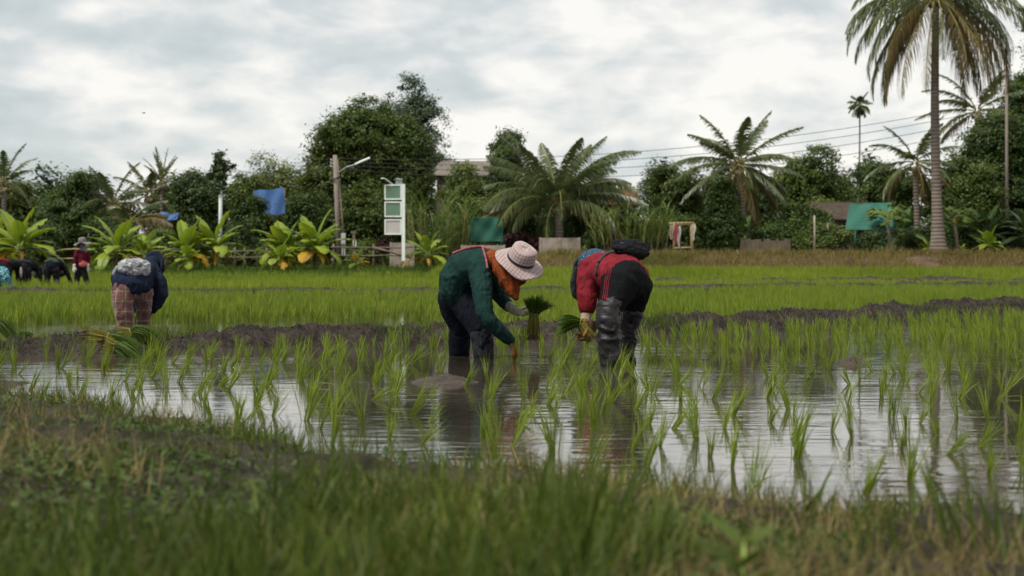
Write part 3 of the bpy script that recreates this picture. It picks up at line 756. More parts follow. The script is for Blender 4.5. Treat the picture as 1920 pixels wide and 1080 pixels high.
# --- planter in red ----------------------------------------------------
def planter_red():
    base = W(1150, 690, 11.75); side = Vector((.83, .55, 0)); f = Vector((-.55, .83, 0))
    torso = [(W(1173, 523, 12.00), .188, .158), (W(1166, 515, 12.08), .186, .158), (W(1148, 509, 12.22), .172, .146), (W(1124, 507, 12.36), .175, .132), (W(1106, 508, 12.50), .085, .075)]
    armL = [(W(1102, 502, 12.27), .088), (W(1101, 528, 12.24), .078), (W(1101, 556, 12.20), .074), (W(1101, 578, 12.18), .060), (W(1100, 592, 12.17), .042), (W(1097, 606, 12.15), .034)]
    armR = [(W(1142, 515, 12.52), .085), (W(1140, 555, 12.56), .07), (W(1134, 585, 12.5), .058), (W(1117, 606, 12.38), .042), (W(1112, 613, 12.33), .034)]
    legL = [(W(1163, 533, 11.86), .150), (W(1154, 556, 11.80), .116), (W(1145, 578, 11.74), .088), (W(1141, 606, 11.70), .076), (W(1142, 640, 11.70), .074), (W(1144, 676, 11.70), .068), (W(1145, 706, 11.7), .055)]
    legR = [(W(1189, 535, 11.98), .142), (W(1191, 560, 12.02), .108), (W(1185, 586, 12.05), .076), (W(1179, 612, 12.08), .062), (W(1176, 640, 12.1), .056), (W(1175, 664, 12.12), .052), (W(1175, 690, 12.12), .05)]
    up = Vector((-.42, .80, -.30)).normalized(); fc = Vector((-.30, .25, -.92)); hcen = W(1108, 512, 12.64)
    hL = (Vector((-.05, .1, -1)), Vector((-.8, -.4, 0)), -1, (.7, .75, .8, .85)); hR = (Vector((-.45, -.1, -.88)), Vector((-.7, -.5, .3)), 1, (.6, .65, .7, .75))
    b, sh, tr = person('planter in red shirt and black trousers seen from behind, bending over with a bundle', G_N, base, torso, side, (armL, armR), (legL, legR), (hcen, up, fc, 1.0), (hL, hR), ('red', 'track'), .009, .010, sleeve_to=.6)
    eyes(b, hcen, up, fc)
    mb = MB()
    loft(mb, [(W(1179, 519, 11.93), .155, .145), (W(1178, 538, 11.90), .160, .13)], side, 18)
    for Lg in (legL, legR): loft(mb, Lg[:4], side, 16)
    bpy.data.objects.remove(tr); tr = fuse('trousers', mb, M['track'], b, .009, 5, folds(.010, 9, (1, 1, .55), 9))
    for Lg, q in ((legL, 0), (legR, 0)):
        mb = MB(); loft(mb, [(Lg[2][0].lerp(Lg[1][0], .08), Lg[2][1] + .012)] + [(p, r + .012) for p, r in Lg[3:]], side, 18); fuse('boot', mb, M['boot'], b, .009, 3, folds(.021, 7, (1, 1, 1.7), 25))
    # darker turned-up sleeve ends and knitted inner sleeves
    mb = MB(); loft(mb, [(W(1101, 556, 12.20), .078), (W(1101, 577, 12.18), .068)], side, 16); fuse('sleeve_end', mb, M['dark_red'], b, .009, 3, folds(.007, 12))
    mb = MB(); loft(mb, [(W(1101, 578, 12.18), .045), (W(1099, 594, 12.165), .041), (W(1097, 606, 12.15), .038)], side, 14); fuse('inner_sleeve', mb, M['cream'], b, .008, 2, folds(.003, 20))
    for A, H, mt in ((armL, hL, 'mudglove'), (armR, hR, 'brownglove')):
        mb = MB(); hand(mb, A[-1][0], H[0], H[1], H[2], 1.0, H[3], .0035); loft(mb, [(A[-1][0] - H[0] * .02, .037), (A[-1][0] + H[0] * .03, .035)], side, 12); fuse('glove', mb, M[mt], b, .0045, 2)
    # head cloth: printed blue over the crown, dark flap hanging beside the cheek
    mb = MB(); loft(mb, [(W(1130, 494, 12.50), .11, .10), (W(1117, 496, 12.58), .145, .130), (W(1108, 503, 12.66), .14, .125), (W(1098, 512, 12.74), .09, .08)], side, 18); fuse('head_scarf', mb, M['blue_hat'], b, .010, 4, folds(.008, 10))
    hat('hat', b, W(1109, 519, 12.60), up, .185, .10, .11, M['blue_hat'], .18, .015, 1.0, fc, None, M['greyboot'], seed=5)
    mb = MB(); loft(mb, [(W(1086, 505, 12.46), .05, .018), (W(1079, 530, 12.44), .055, .022), (W(1080, 552, 12.43), .045, .02), (W(1085, 562, 12.43), .02, .012)], side, 14); fuse('scarf_flap', mb, M['greyboot'], b, .008, 3, folds(.006, 14))
    surface_strip('bag_strap', b, sh, [(1152, 472.5), (1140, 476), (1129, 484), (1122, 494), (1119, 506), (1119, 520)], M['cable'], .012, .004)
    for i in range(3):
        surface_strip('stripe', b, tr, [(1140 + i * 4.2 - i * .3, 503 - i * 3), (1136 + i * 3.8, 518), (1133.5 + i * 3.6, 535), (1132 + i * 3.4, 552), (1129 + i * 3.4, 566)], M['red'], .0042, .0015)
    # waist pouch
    e = empty('waist_pouch', W(1182, 478, 12.1), 'black waist pouch sitting on the small of the red shirt', 'bag')
    c = W(1182, 467, 12.1); sx = Vector((.97, .12, -.16)).normalized(); mb = MB()
    loft(mb, [(c - sx * .10 + Vector((0, 0, .012)), .060, .050), (c - sx * .06, .070, .066), (c + Vector((0, 0, .006)), .074, .074), (c + sx * .06, .074, .074), (c + sx * .095 - Vector((0, 0, .002)), .066, .064)], Vector((0, 1, .1)), 20)
    fuse('pouch_body', mb, M['black'], e, .007, 3, folds(.012, 16, (.6, 1, 1.6), 31))
    m = MB()
    for k in range(3): m.tube([c + sx * (-.10 + .04 * i) + Vector((0, -.064 + .01 * abs(i - 2.5), .03 - .032 * k + .006 * math.sin(i))) for i in range(6)], .0045, 6)
    m.part('zip', M['metal2'], e, True)
    
    return b

# --- planter in plaid trousers ----------------------------------------
def planter_plaid():
    base = W(250, 612, 20.0); side = Vector((1, -.15, 0)); f = Vector((.15, .98, 0))
    torso = [(W(248, 536, 19.93), .262, .175), (W(248, 518, 20.05), .258, .180), (W(256, 509, 20.25), .240, .150), (W(270, 505, 20.45), .210, .130), (W(282, 503, 20.62), .10, .09)]
    armR = [(W(286, 512, 20.35), .098), (W(298, 530, 20.28), .094), (W(302, 552, 20.25), .085), (W(293, 572, 20.3), .066), (W(284, 583, 20.35), .045), (W(279, 590, 20.4), .03)]
    armL = [(W(240, 515, 20.55), .09), (W(240, 545, 20.7), .075), (W(252, 570, 20.75), .06), (W(262, 588, 20.7), .035)]
    legL = [(W(231, 544, 19.9), .140), (W(230, 564, 19.86), .122), (W(232, 586, 19.86), .108), (W(235, 610, 19.9), .100), (W(236, 626, 19.9), .09)]
    legR = [(W(266, 544, 20.0), .135), (W(269, 564, 20.12), .105), (W(269, 586, 20.2), .086), (W(267, 610, 20.25), .076), (W(266, 626, 20.25), .07)]
    up = Vector((.55, .75, -.15)).normalized(); fc = Vector((.25, .2, -.94)); hcen = W(288, 500, 20.78)
    H = (Vector((-.3, .2, -.9)), Vector((-.6, .5, 0)), -1, (.6, .65, .7, .7))
    b, sh, tr = person('planter in brown plaid trousers and navy shirt seen from behind beside the ridge', 'planters bent over in the near paddy', base, torso, side, (armR, armL), (legL, legR), (hcen, up, fc, 1.0), (H, H), ('navy_shirt', 'plaid_pants'), .014, .016)
    eyes(b, hcen, up, fc)
    for A in (armR, armL):
        mb = MB(); hand(mb, A[-1][0], H[0], H[1], H[2], 1.0, H[3], .004); fuse('glove', mb, M['brownglove'], b, .006, 2)
    mb = MB(); loft(mb, [(W(274, 498, 20.6), .11, .10), (W(284, 497, 20.72), .125, .12), (W(291, 500, 20.8), .12, .11)], side, 16); fuse('head_scarf', mb, M['navy_shirt'], b, .014, 4, folds(.01, 8))
    hat('hat', b, W(289, 500, 20.76), up, .205, .105, .12, M['navy'], .12, .02, 1.0, fc, None, M['navy_shirt'], seed=3)
    e = empty('plastic_bag', W(253, 515, 19.85), 'crumpled white plastic bag tied on the back of the navy shirt', 'bag')
    c = W(253, 501, 19.88); mb = MB()
    loft(mb, [(c + Vector((-.15, 0, .0)), .07, .085), (c + Vector((-.08, -.01, .005)), .09, .108), (c + Vector((.04, -.01, 0)), .09, .11), (c + Vector((.14, 0, -.015)), .07, .09)], Vector((0, 1, 0)), 22)
    fuse('plastic_film', mb, M['bag'], e, .012, 2, folds(.022, 13, (1, 1, 1), 41))
    mb = MB(); loft(mb, [(c + Vector((-.06, .02, -.03)), .05, .06), (c + Vector((.03, .0, .0)), .07, .075), (c + Vector((.11, .02, -.02)), .05, .05)], Vector((0, 1, 0)), 14); fuse('contents', mb, M['black'], e, .012, 2, folds(.012, 12))
    m = MB(); m.tube([W(224, 497, 19.9), W(216, 504, 19.85), W(211, 515, 19.82)], .018, 6); m.part('handle', M['bag'], e, True)
planter_green(); planter_red(); planter_plaid()

# --- the far group -----------------------------------------------------
G_F = 'planters in the far paddy'
def Q(cx, cy, Y): return lambda dx, dz, dy=0.: W(cx, cy, Y) + Vector((dx, dy, dz))
def far_bender(px, py, Y, label, fx, mats, hat_mat, armx, boots='greyboot', sz=1.0, side=None, head=True, belt=None):
    """seen from behind, folded at the hip; fx = sideways component of where the head goes"""
    o = Q(px, py, Y); side = Vector(side or (1, 0, 0)); s = sz
    torso = [(o(0, .62 * s, 0), .20 * s, .17 * s), (o(.02 * fx, .70 * s, .08), .20 * s, .17 * s), (o(.2 * fx, .72 * s, .26), .19 * s, .15 * s), (o(.38 * fx, .66 * s, .42), .18 * s, .13 * s), (o(.5 * fx, .58 * s, .52), .08, .08)]
    def arm(q): return [(o(.36 * fx + q * .17 * s, .62 * s, .38), .075), (o(.36 * fx + q * (.20 + armx) * s, .38 * s, .36), .062), (o(.38 * fx + q * (.22 + armx * 1.6) * s, .16 * s, .36), .046), (o(.38 * fx + q * (.24 + armx * 1.8) * s, .06 * s, .36), .03)]
    def leg(q): return [(o(q * .11, .56 * s, 0), .135), (o(q * .13, .34 * s, .02), .10), (o(q * .15, .18 * s, 0), .085), (o(q * .16, -.10, 0), .06)]
    up = Vector((.6 * fx, .6, -.4)).normalized(); fc = Vector((-.2 * fx, .2, -.9)); hc = o(.56 * fx, .50 * s, .60)
    H = (Vector((.1, .1, -1)), Vector((0, 1, 0)), 1, (.5, .5, .5, .5))
    b, sh, tr = person(label, G_F, o(0, 0), torso, side, (arm(-1), arm(1)), (leg(-1), leg(1)), (hc, up, fc, 1.0), (H, H), mats, .02, .014)
    for q in (-1, 1):
        mb = MB(); loft(mb, [(p, r + .016) for p, r in leg(q)[2:]], side, 12); fuse('boot', mb, M[boots], b, .02, 3, folds(.014, 9))
        A = arm(q); mb = MB(); hand(mb, A[-1][0], H[0], H[1], q, 1.1, H[3], .006); fuse('glove', mb, M['brownglove'], b, .009, 2)
    hat('hat', b, hc + up * .04, up, .2, .11, .11, M[hat_mat], .2, .02, 1, fc, None, None)
    if belt:
        mb = MB(); loft(mb, [(o(-.17, .78 * s, -.04), .05, .05), (o(0, .83 * s, -.02), .06, .07), (o(.17, .78 * s, -.04), .05, .05)], Vector((0, 1, 0)), 12); fuse('jacket_hem', mb, M[belt], b, .02, 3, folds(.01, 9))
    return b
far_bender(97, 540, 47.5, 'planter in black trousers with a green shirt edge, bending right beside the standing planter', .25, ('navy', 'black'), 'black', .10, belt='meshgreen')
far_bender(44, 542, 47.0, 'planter in black with a pale stripe on the trouser, bending over', .45, ('black', 'black'), 'greyboot', .02, belt='greyboot')
b = far_bender(6, 541, 46.5, 'planter in red hooded top cut by the picture edge, bending right', .75, ('black', 'black'), 'black', .02, belt='dark_red')
b = far_bender(2, 560, 41, 'planter in turquoise printed clothes cut by the picture edge', -.4, ('teal_print', 'teal_print'), 'teal_print', .12, 'teal_print', .95)
# pale stripe on the second one
m = MB(); m.tube([W(39, 501, 46.8), W(39.5, 510, 46.74), W(39, 522, 46.78)], [.02, .05, .03], 6); s_ = m.thing('trouser_stripe', M['greyglove'], W(39, 501, 46.8), True); tag(s_, 'pale stripe on the trousers of the black clad planter', 'cloth')
def standing():
    Y = 48.5; o = Q(153, 541.5, Y); side = Vector((.85, -.5, 0))
    torso = [(o(0, .70), .165, .125), (o(0, .84), .16, .12), (o(.01, 1.0), .17, .125), (o(.02, 1.13), .165, .11), (o(.03, 1.21), .07, .07)]
    armR = [(o(-.13, 1.10, -.05), .075), (o(-.17, .90, -.09), .062), (o(-.18, .74, -.12), .045), (o(-.19, .66, -.13), .03)]
    armL = [(o(.16, 1.10, .06), .075), (o(.20, .92, .06), .06), (o(.19, .74, .0), .045), (o(.18, .67, -.03), .03)]
    legR = [(o(-.08, .68), .115), (o(-.12, .40), .095), (o(-.15, .15), .08), (o(-.18, -.1), .06)]
    legL = [(o(.08, .68), .115), (o(.10, .42), .095), (o(.16, .18), .08), (o(.22, -.1), .06)]
    up = Vector((-.08, -.05, 1)).normalized(); fc = Vector((-.85, -.35, -.1)); hc = o(.03, 1.36)
    H1 = (Vector((-.1, -.1, -1)), Vector((.3, .9, 0)), 1, (.3, .3, .3, .3))
    b, sh, tr = person('standing planter in maroon shirt and grey floppy hat, the only upright one', G_F, o(0, 0), torso, side, (armR, armL), (legR, legL), (hc, up, fc, 1.0), (H1, H1), ('maroon', 'black'), .018, .012)
    for A in (armR, armL):
        mb = MB(); hand(mb, A[-1][0], H1[0], H1[1], 1, 1.15, H1[3], .008); loft(mb, [(A[-2][0], .05), (A[-1][0], .04)], side, 10); fuse('glove', mb, M['whiteglove'], b, .009, 2)
    for Lg in (legR, legL):
        mb = MB(); loft(mb, [(p, r + .015) for p, r in Lg[2:]], side, 12); fuse('boot', mb, M['greyboot'], b, .02, 3, folds(.014, 9))
    hat('hat', b, hc + up * .05, up, .27, .12, .15, M['grey_hat'], .35, .03, 1, fc, M['greyboot'], None, seed=4)
    mb = MB(); loft(mb, [(o(.04, 1.26, .02), .10, .10), (o(.05, 1.18, -.01), .125, .115), (o(.08, 1.10, -.02), .10, .08)], side, 14); fuse('scarf', mb, M['grey_hat'], b, .016, 3, folds(.012, 10))
    e = empty('hip_bag', o(.08, .74, -.14), 'small pink bag on the hip of the standing planter', 'bag'); mb = MB(); loft(mb, [(o(.0, .74, -.15), .07, .05), (o(.08, .75, -.16), .10, .055), (o(.17, .74, -.12), .07, .045)], Vector((0, 0, 1)), 12); fuse('pouch_body', mb, M['pinkbag'], e, .012, 3, folds(.008, 10))
    m = MB(); m.tube([o(.0, .80, -.20), o(.08, .815, -.21), o(.17, .80, -.17)], .008, 5); m.part('zip', M['cable'], e, True)
standing()
# ------------------------------------------------------------------ blades and leaves
def blades(base, az, lean, L, w, curve, K=3, face=None, taper=.75):
    """curved tapering blades; base (N,3), az direction of lean, lean in radians, curve = extra droop towards the tip"""
    N = len(base); t = np.linspace(0, 1, K + 1)[None, :]
    ang = lean[:, None] + curve[:, None] * t
    seg = L[:, None] / K
    hx = np.cumsum(np.concatenate([np.zeros((N, 1)), np.sin(ang[:, :-1]) * seg], 1), 1)
    hz = np.cumsum(np.concatenate([np.zeros((N, 1)), np.cos(ang[:, :-1]) * seg], 1), 1)
    cx = base[:, 0:1] + np.cos(az)[:, None] * hx; cy = base[:, 1:2] + np.sin(az)[:, None] * hx; cz = base[:, 2:3] + hz
    fa = rng.uniform(0, 2 * np.pi, N) if face is None else face
    ww = w[:, None] * .5 * np.clip(.55 + 1.2 * t, 0, 1) * np.clip(1.0 - t ** 2.4, .04, 1) ** taper
    sx, sy = np.cos(fa)[:, None] * ww, np.sin(fa)[:, None] * ww
    v = np.stack([np.stack([cx - sx, cy - sy, cz], 2), np.stack([cx + sx, cy + sy, cz], 2)], 2).reshape(-1, 3)
    b = (np.arange(N)[:, None] * (K + 1) + np.arange(K)[None, :]).ravel() * 2
    f = np.stack([b, b + 1, b + 3, b + 2], 1)
    return v, f

def cat(parts):
    vs, fs, o = [], [], 0
    for v, f in parts:
        vs.append(v); fs.append(f + o); o += len(v)
    return np.concatenate(vs), np.concatenate(fs)

def U(a, b, n): return rng.uniform(a, b, n)

def tufts(centres, nb, L, spread=.02, w=.009, leanmax=.3, azbias=None, biasw=0., K=3, curve=.35):
    """rice tufts standing at centres (n,3)"""
    n = len(centres); base = np.repeat(centres, nb, 0); N = len(base)
    base = base + np.stack([rng.normal(0, spread, N), rng.normal(0, spread, N), np.zeros(N)], 1)
    az = U(0, 2 * np.pi, N)
    lean = np.abs(rng.normal(0, leanmax, N))
    if azbias is not None:
        tb = np.repeat(azbias, nb); m = rng.random(N) < biasw; az = np.where(m, tb + rng.normal(0, .5, N), az)
    sc = np.repeat(U(.75, 1.2, n), nb) * U(.7, 1.05, N)
    return blades(base, az, lean, L * sc, w * U(.7, 1.2, N), U(0, 1, N) * curve, K)

# far paddies: one mass of rice each, nobody could count it
def rice_field(name, Y0f, Y1f, dens, nb, L, w, K, mat, xlim=.46, clip=None, label=None):
    pts = []
    Ymax = 68; Ymin = 4
    n = int(dens * 2 * xlim * (Ymax ** 2 - Ymin ** 2) / 2)
    Y = np.sqrt(U(Ymin ** 2, Ymax ** 2, n)); x = U(-1, 1, n) * (xlim * Y + .6)
    k = (Y > Y0f(x)) & (Y < Y1f(x))
    if clip is not None: k &= clip(x, Y)
    k &= ~((np.abs(x + 4.75) < 1.0) & (Y < 20.6)) & ~((x < -11.6) & (x > -20) & (Y > 43.8) & (Y < 48.0)) & ~((x > -14.3) & (x < -12.2) & (Y > 44) & (Y < 48.8))
    x, Y = x[k], Y[k]
    # planted roughly in rows running across the view
    z = np.maximum(groundz(x, Y), -.03)
    c = np.stack([x, Y, z], 1)
    h = (1 + .22 * fbm2(x, Y, .45, 2, 71))
    v, f = tufts(c, nb, 1.0, .022, w, .2, np.where(x > 0, 2.6, .5), .45, K, .3)
    # vary the height by patch
    cc = np.repeat(c, nb * (K + 1) * 2, 0); hh = np.repeat(h * L, nb * (K + 1) * 2)
    v = cc + (v - cc) * hh[:, None] * np.array([1, 1, 1.0])
    # blade width must not shrink with the height factor: handled by w being given relative to L
    o = put(name, mesh_np(name, v, f, mat)); tag(o, label, 'rice', kind='stuff')
    return o
L1 = .26
rice_field('rice_field', lambda x: midY(x) + .55 + .9 * (x < -1.5), lambda x: farY(x) - .6, 18, 10, L1, .011 / L1, 3, M['rice'],
           clip=lambda x, Y: (rng.random(len(x)) < np.where(x < -.8, sstep(midY(x) + 4.2, midY(x) + 9.5, Y) * .97 + .02, .9 + 0 * x)),
           label='young green rice standing in the flooded paddy behind the mud ridge')
L2 = .34
rice_field('rice_field', lambda x: farY(x) + .7, lambda x: np.full_like(x, 52.0) + .05 * x, 22, 7, L2, .018 / L2, 2, M['rice_far'],
           label='bright green rice around the far group of planters')
rice_field('rice_field', lambda x: np.full_like(x, 52.3) + .05 * x, lambda x: np.where(x / 60 * FPX + CX > 800, 66.8, 60.5), 22, 7, L2, .022 / L2, 2, M['rice_far'],
           label='farthest strip of bright green rice below the dry bank')

# near paddy: every tuft a thing of its own
def seedling_mesh(i):
    nb = int([13, 16, 11, 19, 14, 9, 17, 12, 15, 10][i % 10] * 1.25); L = [.30, .26, .33, .28, .36, .24, .31, .22, .29, .34][i % 10]
    tight = [.007, .010, .006, .014, .008, .005, .011, .006, .009, .007][i % 10]
    base = np.stack([rng.normal(0, tight, nb), rng.normal(0, tight, nb), np.full(nb, -.04)], 1)
    az = U(0, 2 * np.pi, nb); lean = np.abs(rng.normal(0, .085 + .035 * (i % 3), nb))
    v, f = blades(base, az, lean, (L + .04) * U(.62, 1.06, nb), U(.006, .0095, nb), U(0, .6, nb), 5)
    if i % 3 == 0:     # one bent leaf
        bv, bf = blades(base[:1], U(0, 6.28, 1), np.array([.25]), np.array([L * 1.05]), np.array([.011]), np.array([1.9]), 6)
        v, f = cat([(v, f), (bv, bf)])
    return mesh_np('rice_seedling', v, f, M['rice'])
seed_meshes = [seedling_mesh(i) for i in range(20)]
cand = []
Y = 4.6
while Y < 30:
    step = .33 if Y < 14 else .31
    for x in np.arange(-.36 * Y - .3, .36 * Y + .3, .30 if Y > 9 else .33):
        xx = x + random.uniform(-.09, .09); yy = Y + random.uniform(-.10, .10)
        if yy < shoreY(xx) + .18 or yy > midY(xx) - (.55 if xx < 1 else .9): continue
        px = xx / yy * FPX + CX; py = HY + CH / yy * FPX
        if not -40 < px < 1960: continue
        # planters' own ground: legs and hands
        if abs(xx + .30) < .42 and 12.3 < yy < 13.4: continue
        if abs(xx - .78) < .34 and 11.3 < yy < 12.7: continue
        if 930 < px < 1010 and 668 < py < 742: continue
        if (835 < px < 925 or 1112 < px < 1180) and 668 < py < 745 and random.random() < .6: continue
        if px > 1230 and py < 700: keep = .74
        elif px < 420 and py > 700: keep = .6
        elif px < 760: keep = .74
        elif py > 800: keep = .66
        elif py > 720: keep = .64
        else: keep = .62
        if random.random() > keep: continue
        cand.append((yy, xx, px, py))
    Y += step
cand.sort()
SEED_MAX = 296
def where_seed(px, py):
    if px > 1230 and py < 660: return 'beside the mud ridge beyond the red-sleeved planter'
    if px > 1600: return 'in the pale water below the tall palm reflection' if py > 730 else 'near the small mud spit below the palm'
    if px > 1230: return 'in open water beside the red-sleeved planter' if py < 760 else 'in bright open water close to the grassy shore'
    if px > 1060: return 'in the dark reflection of the red-sleeved planter' if py > 700 else 'around the boots of the red-sleeved planter'
    if px > 800: return 'in front of the planter in green' if py < 745 else 'in the reflection of the planter in green'
    if px > 430: return 'between the seedling pile and the planter in green' if py < 730 else 'in rippled water below the mud ridge clods'
    return 'at the foot of the ridge with the seedling pile' if py < 690 else 'along the muddy shore below the seedling pile'
rest = []
for n_, (yy, xx, px, py) in enumerate(cand):
    if n_ >= SEED_MAX:
        rest.append((xx, yy, 0)); continue
    k = random.randrange(20)
    o = put('rice_seedling', seed_meshes[k], None, (xx, yy, 0))
    s = random.uniform(.48, .80) * (1.0 if py > 700 or px < 1250 else .86)
    bias = .30 if px < 1180 else (-.22 if py < 720 else .12)
    lean = bias + random.gauss(0, .28)
    o.rotation_euler = (random.gauss(0, .12), lean, random.uniform(-.5, .5) + (math.pi if k % 2 else 0) * 0)
    o.scale = (s, s, s)
    hgt = s * [.30, .26, .33, .28, .36, .24, .31, .22, .29, .34][k % 10]
    size = 'tall' if hgt > .305 else ('short' if hgt < .24 else 'middling')
    dens = 'bushy' if [13, 16, 11, 19, 14, 9, 17, 12, 15, 10][k % 10] > 14 else ('thin' if [13, 16, 11, 19, 14, 9, 17, 12, 15, 10][k % 10] < 12 else 'full')
    tilt = 'tilting right' if lean > .2 else ('tilting left' if lean < -.2 else 'upright')
    tag(o, f'{size} {dens} {tilt} rice tuft {where_seed(px, py)}', 'seedling', 'rice seedlings planted in the near flooded paddy')
print('SEED', len(cand), len(rest))
if rest:
    v, f = tufts(np.array(rest), 14, .185, .012, .0085, .2, np.full(len(rest), 2.8), .5, 4, .4)
    tag(put('rice_field', mesh_np('rice_field', v, f, M['rice'])), 'farther rice tufts of the near paddy along the ridge', 'rice', kind='stuff')

# seedling bundles ------------------------------------------------------
def bundle(name, tie, stem_dir, leaf_dir, Ls, Ll, rad, flare, nb, label, group=None, droop=.5, yellow=.0):
    """a tied sheaf of seedlings: roots, pale stems up to the tie, dark leaves flaring beyond it"""
    tie = Vector(tie); sd = Vector(stem_dir).normalized(); ld = Vector(leaf_dir).normalized()
    e = empty(name, tie, label, 'seedlings', group)
    def fan(n, dirv, L, r0, r1, wid, seg, dr, jitter=.22):
        a = dirv.orthogonal().normalized(); b = dirv.cross(a)
        V, Fc = [], []
        for i in range(n):
            th = random.uniform(0, 6.283); q = math.sqrt(random.random())
            o_ = (a * math.cos(th) + b * math.sin(th)) * q
            l = L * random.uniform(1 - jitter * 1.6, 1.0)
            side = Vector((random.gauss(0, 1), random.gauss(0, 1), random.gauss(0, 1))).cross(dirv).normalized()
            base = len(V)
            for s in range(seg + 1):
                t = s / seg
                p = tie + dirv * l * t + o_ * (r0 + (r1 - r0) * t ** 1.2) + Vector((0, 0, -dr * l * t * t * (.6 + q)))
                ww = wid * (1 - t ** 2.2 * .92)
                V += [p - side * ww, p + side * ww]
            for s in range(seg):
                k = base + s * 2; Fc.append((k, k + 1, k + 3, k + 2))
        return np.array(V), np.array(Fc)
    part('leaves', *fan(int(nb * 1.6), ld, Ll, rad, flare, .0027, 5, droop), M['bundle'], e)
    part('stems', *fan(int(nb * .8), sd, Ls, rad, rad * 1.7, .0028, 2, 0), M['stem'], e)
    # roots: short fibres at the very end
    tie0 = Vector(tie); tie = tie0 + sd * Ls * .86
    part('roots', *fan(90, sd, Ls * .26, rad * .9, rad * 1.9, .004, 2, .1), M['root'], e)
    tie = tie0
    m = MB(); a = ld.orthogonal().normalized(); b = ld.cross(a)
    m.tube([tie + (a * math.cos(k / 14 * 6.283) + b * math.sin(k / 14 * 6.283)) * rad * 1.05 for k in range(15)], .005, 6)
    m.part('binding', M['stem'], e, True)
    return e
G_B = 'tied bundles of rice seedlings'
def onridge(px, py, Y, dz=0): p = W(px, py, Y); return p
bundle('seedling_bundle', W(205, 634, 13.3), (-1, .1, .16), (1, -.1, -.02), .22, .30, .045, .10, 260, 'seedling bundle with yellow stems pointing left across the pile on the ridge', G_B, .35)
bundle('seedling_bundle', W(248, 626, 13.9), (-1, .2, -.1), (1, 0, .42), .15, .30, .05, .15, 320, 'topmost dark green seedling bundle at the feet of the plaid trousers', G_B, .55)
bundle('seedling_bundle', W(218, 652, 12.9), (-1, -.1, .35), (1, -.2, -.18), .12, .27, .05, .11, 280, 'lowest seedling bundle slumping down the front of the ridge', G_B, .45)
bundle('seedling_bundle', W(62, 634, 14.6), (1, .2, -.05), (-.75, 0, .42), .17, .20, .028, .085, 180, 'small lone seedling bundle lying with its roots towards the water', G_B, .4)
bundle('seedling_bundle', W(-12, 608, 15.6), (-1, .1, 0), (1, -.1, .12), .18, .28, .05, .13, 260, 'seedling bundle cut by the picture edge above the small lone bundle', G_B, .5)

# ------------------------------------------------------------------ grass, straw and weeds on the near bank
def bank_points(n, ya, yb, xs=.42, pw=1.0):
    Y = ya + (yb - ya) * rng.random(n) ** pw; x = U(-1, 1, n) * (xs * Y + .25)
    k = Y < shoreY(x) - .02
    x, Y = x[k], Y[k]
    return x, Y, bankz(x, Y)
def grass_obj(name, x, Y, z, L, w, lean, curve, mat, label, cat_='grass', K=4):
    n = len(x); b = np.stack([x, Y, z - .015], 1)
    v, f = blades(b, U(0, 6.283, n), np.abs(rng.normal(0, lean, n)), L, w, U(0, 1, n) * curve, K)
    o = put(name, mesh_np(name, v, f, mat)); tag(o, label, cat_, kind='stuff'); return o
x, Y, z = bank_points(24000, 1.0, 3.8, .46)
den = (fbm2(x, Y, 2.4, 3, 81) * 3.0 + .16 - .30 * np.clip(Y - 2.0, 0, 9) - .55 * sstep(-.1, .5, x / Y * 2.2)) > rng.random(len(x)) * .9 - .15
x, Y, z = x[den], Y[den], z[den]
grass_obj('grass', x, Y, z, U(.06, .19, len(x)) * (1 + .5 * fbm2(x, Y, 1.1, 2, 83)), U(.003, .009, len(x)), .36, 1.0, M['grass'], 'soft green grass covering the near bank')
x, Y, z = bank_points(42000, 2.0, 10.5, .40, 1.25)
den = (fbm2(x, Y, 1.8, 3, 85) * 2.4 + .16 - .25 * sstep(.0, .5, x) ) > rng.random(len(x)) * .8
x, Y, z = x[den], Y[den], z[den]
grass_obj('grass', x, Y, z, U(.03, .13, len(x)), U(.003, .006, len(x)), .6, 1.0, M['grass'], 'short green tufts scattered over the muddy bank')
x, Y, z = bank_points(85000, 1.3, 10.5, .40, 1.25)
den = (fbm2(x, Y, 1.5, 3, 87) * 2.6 + .22) > rng.random(len(x)) * .8
x, Y, z = x[den], Y[den], z[den]
grass_obj('dry_grass', x, Y, z, U(.04, .15, len(x)), U(.002, .005, len(x)), 1.0, 1.0, M['dry'], 'straw coloured dead grass matted over the bank', 'grass')
# creeping broad leaved weeds
def leaf_patch(name, c, s, mat, label, nrm_up=.5, cat_='weeds'):
    n = len(c)
    a = rng.normal(0, 1, (n, 3)); nrm = rng.normal(0, 1, (n, 3)) * (1 - nrm_up) + np.array([0, 0, nrm_up * 1.6])
    v, f = leaf_quads(c, nrm, s)
    o = put(name, mesh_np(name, v, f, mat)); tag(o, label, cat_, kind='stuff'); return o
def leaf_quads(c, nrm, s, asp=.55):
    n = len(c)
    nrm = nrm / (np.linalg.norm(nrm, axis=1, keepdims=True) + 1e-9)
    t = np.cross(nrm, rng.normal(0, 1, (n, 3))); t /= (np.linalg.norm(t, axis=1, keepdims=True) + 1e-9)
    b = np.cross(nrm, t)
    s = np.asarray(s).reshape(-1, 1)
    bend = nrm * s * .18
    v = np.stack([c - t * s, c - b * s * asp + bend, c + t * s, c + b * s * asp + bend], 1).reshape(-1, 3)
    f = np.arange(n * 4).reshape(n, 4)
    return v, f
x, Y, z = bank_points(60000, 1.3, 10.3, .40, 1.25)
den = (fbm2(x, Y, 1.6, 3, 89) * 2.4 + .10) > rng.random(len(x)) * .8
x, Y, z = x[den], Y[den], z[den]
leaf_patch('creeping_weeds', np.stack([x, Y, z + U(.005, .05, len(x))], 1), U(.006, .018, len(x)), M['weed'], 'small leaved creeping weeds on the muddy bank')
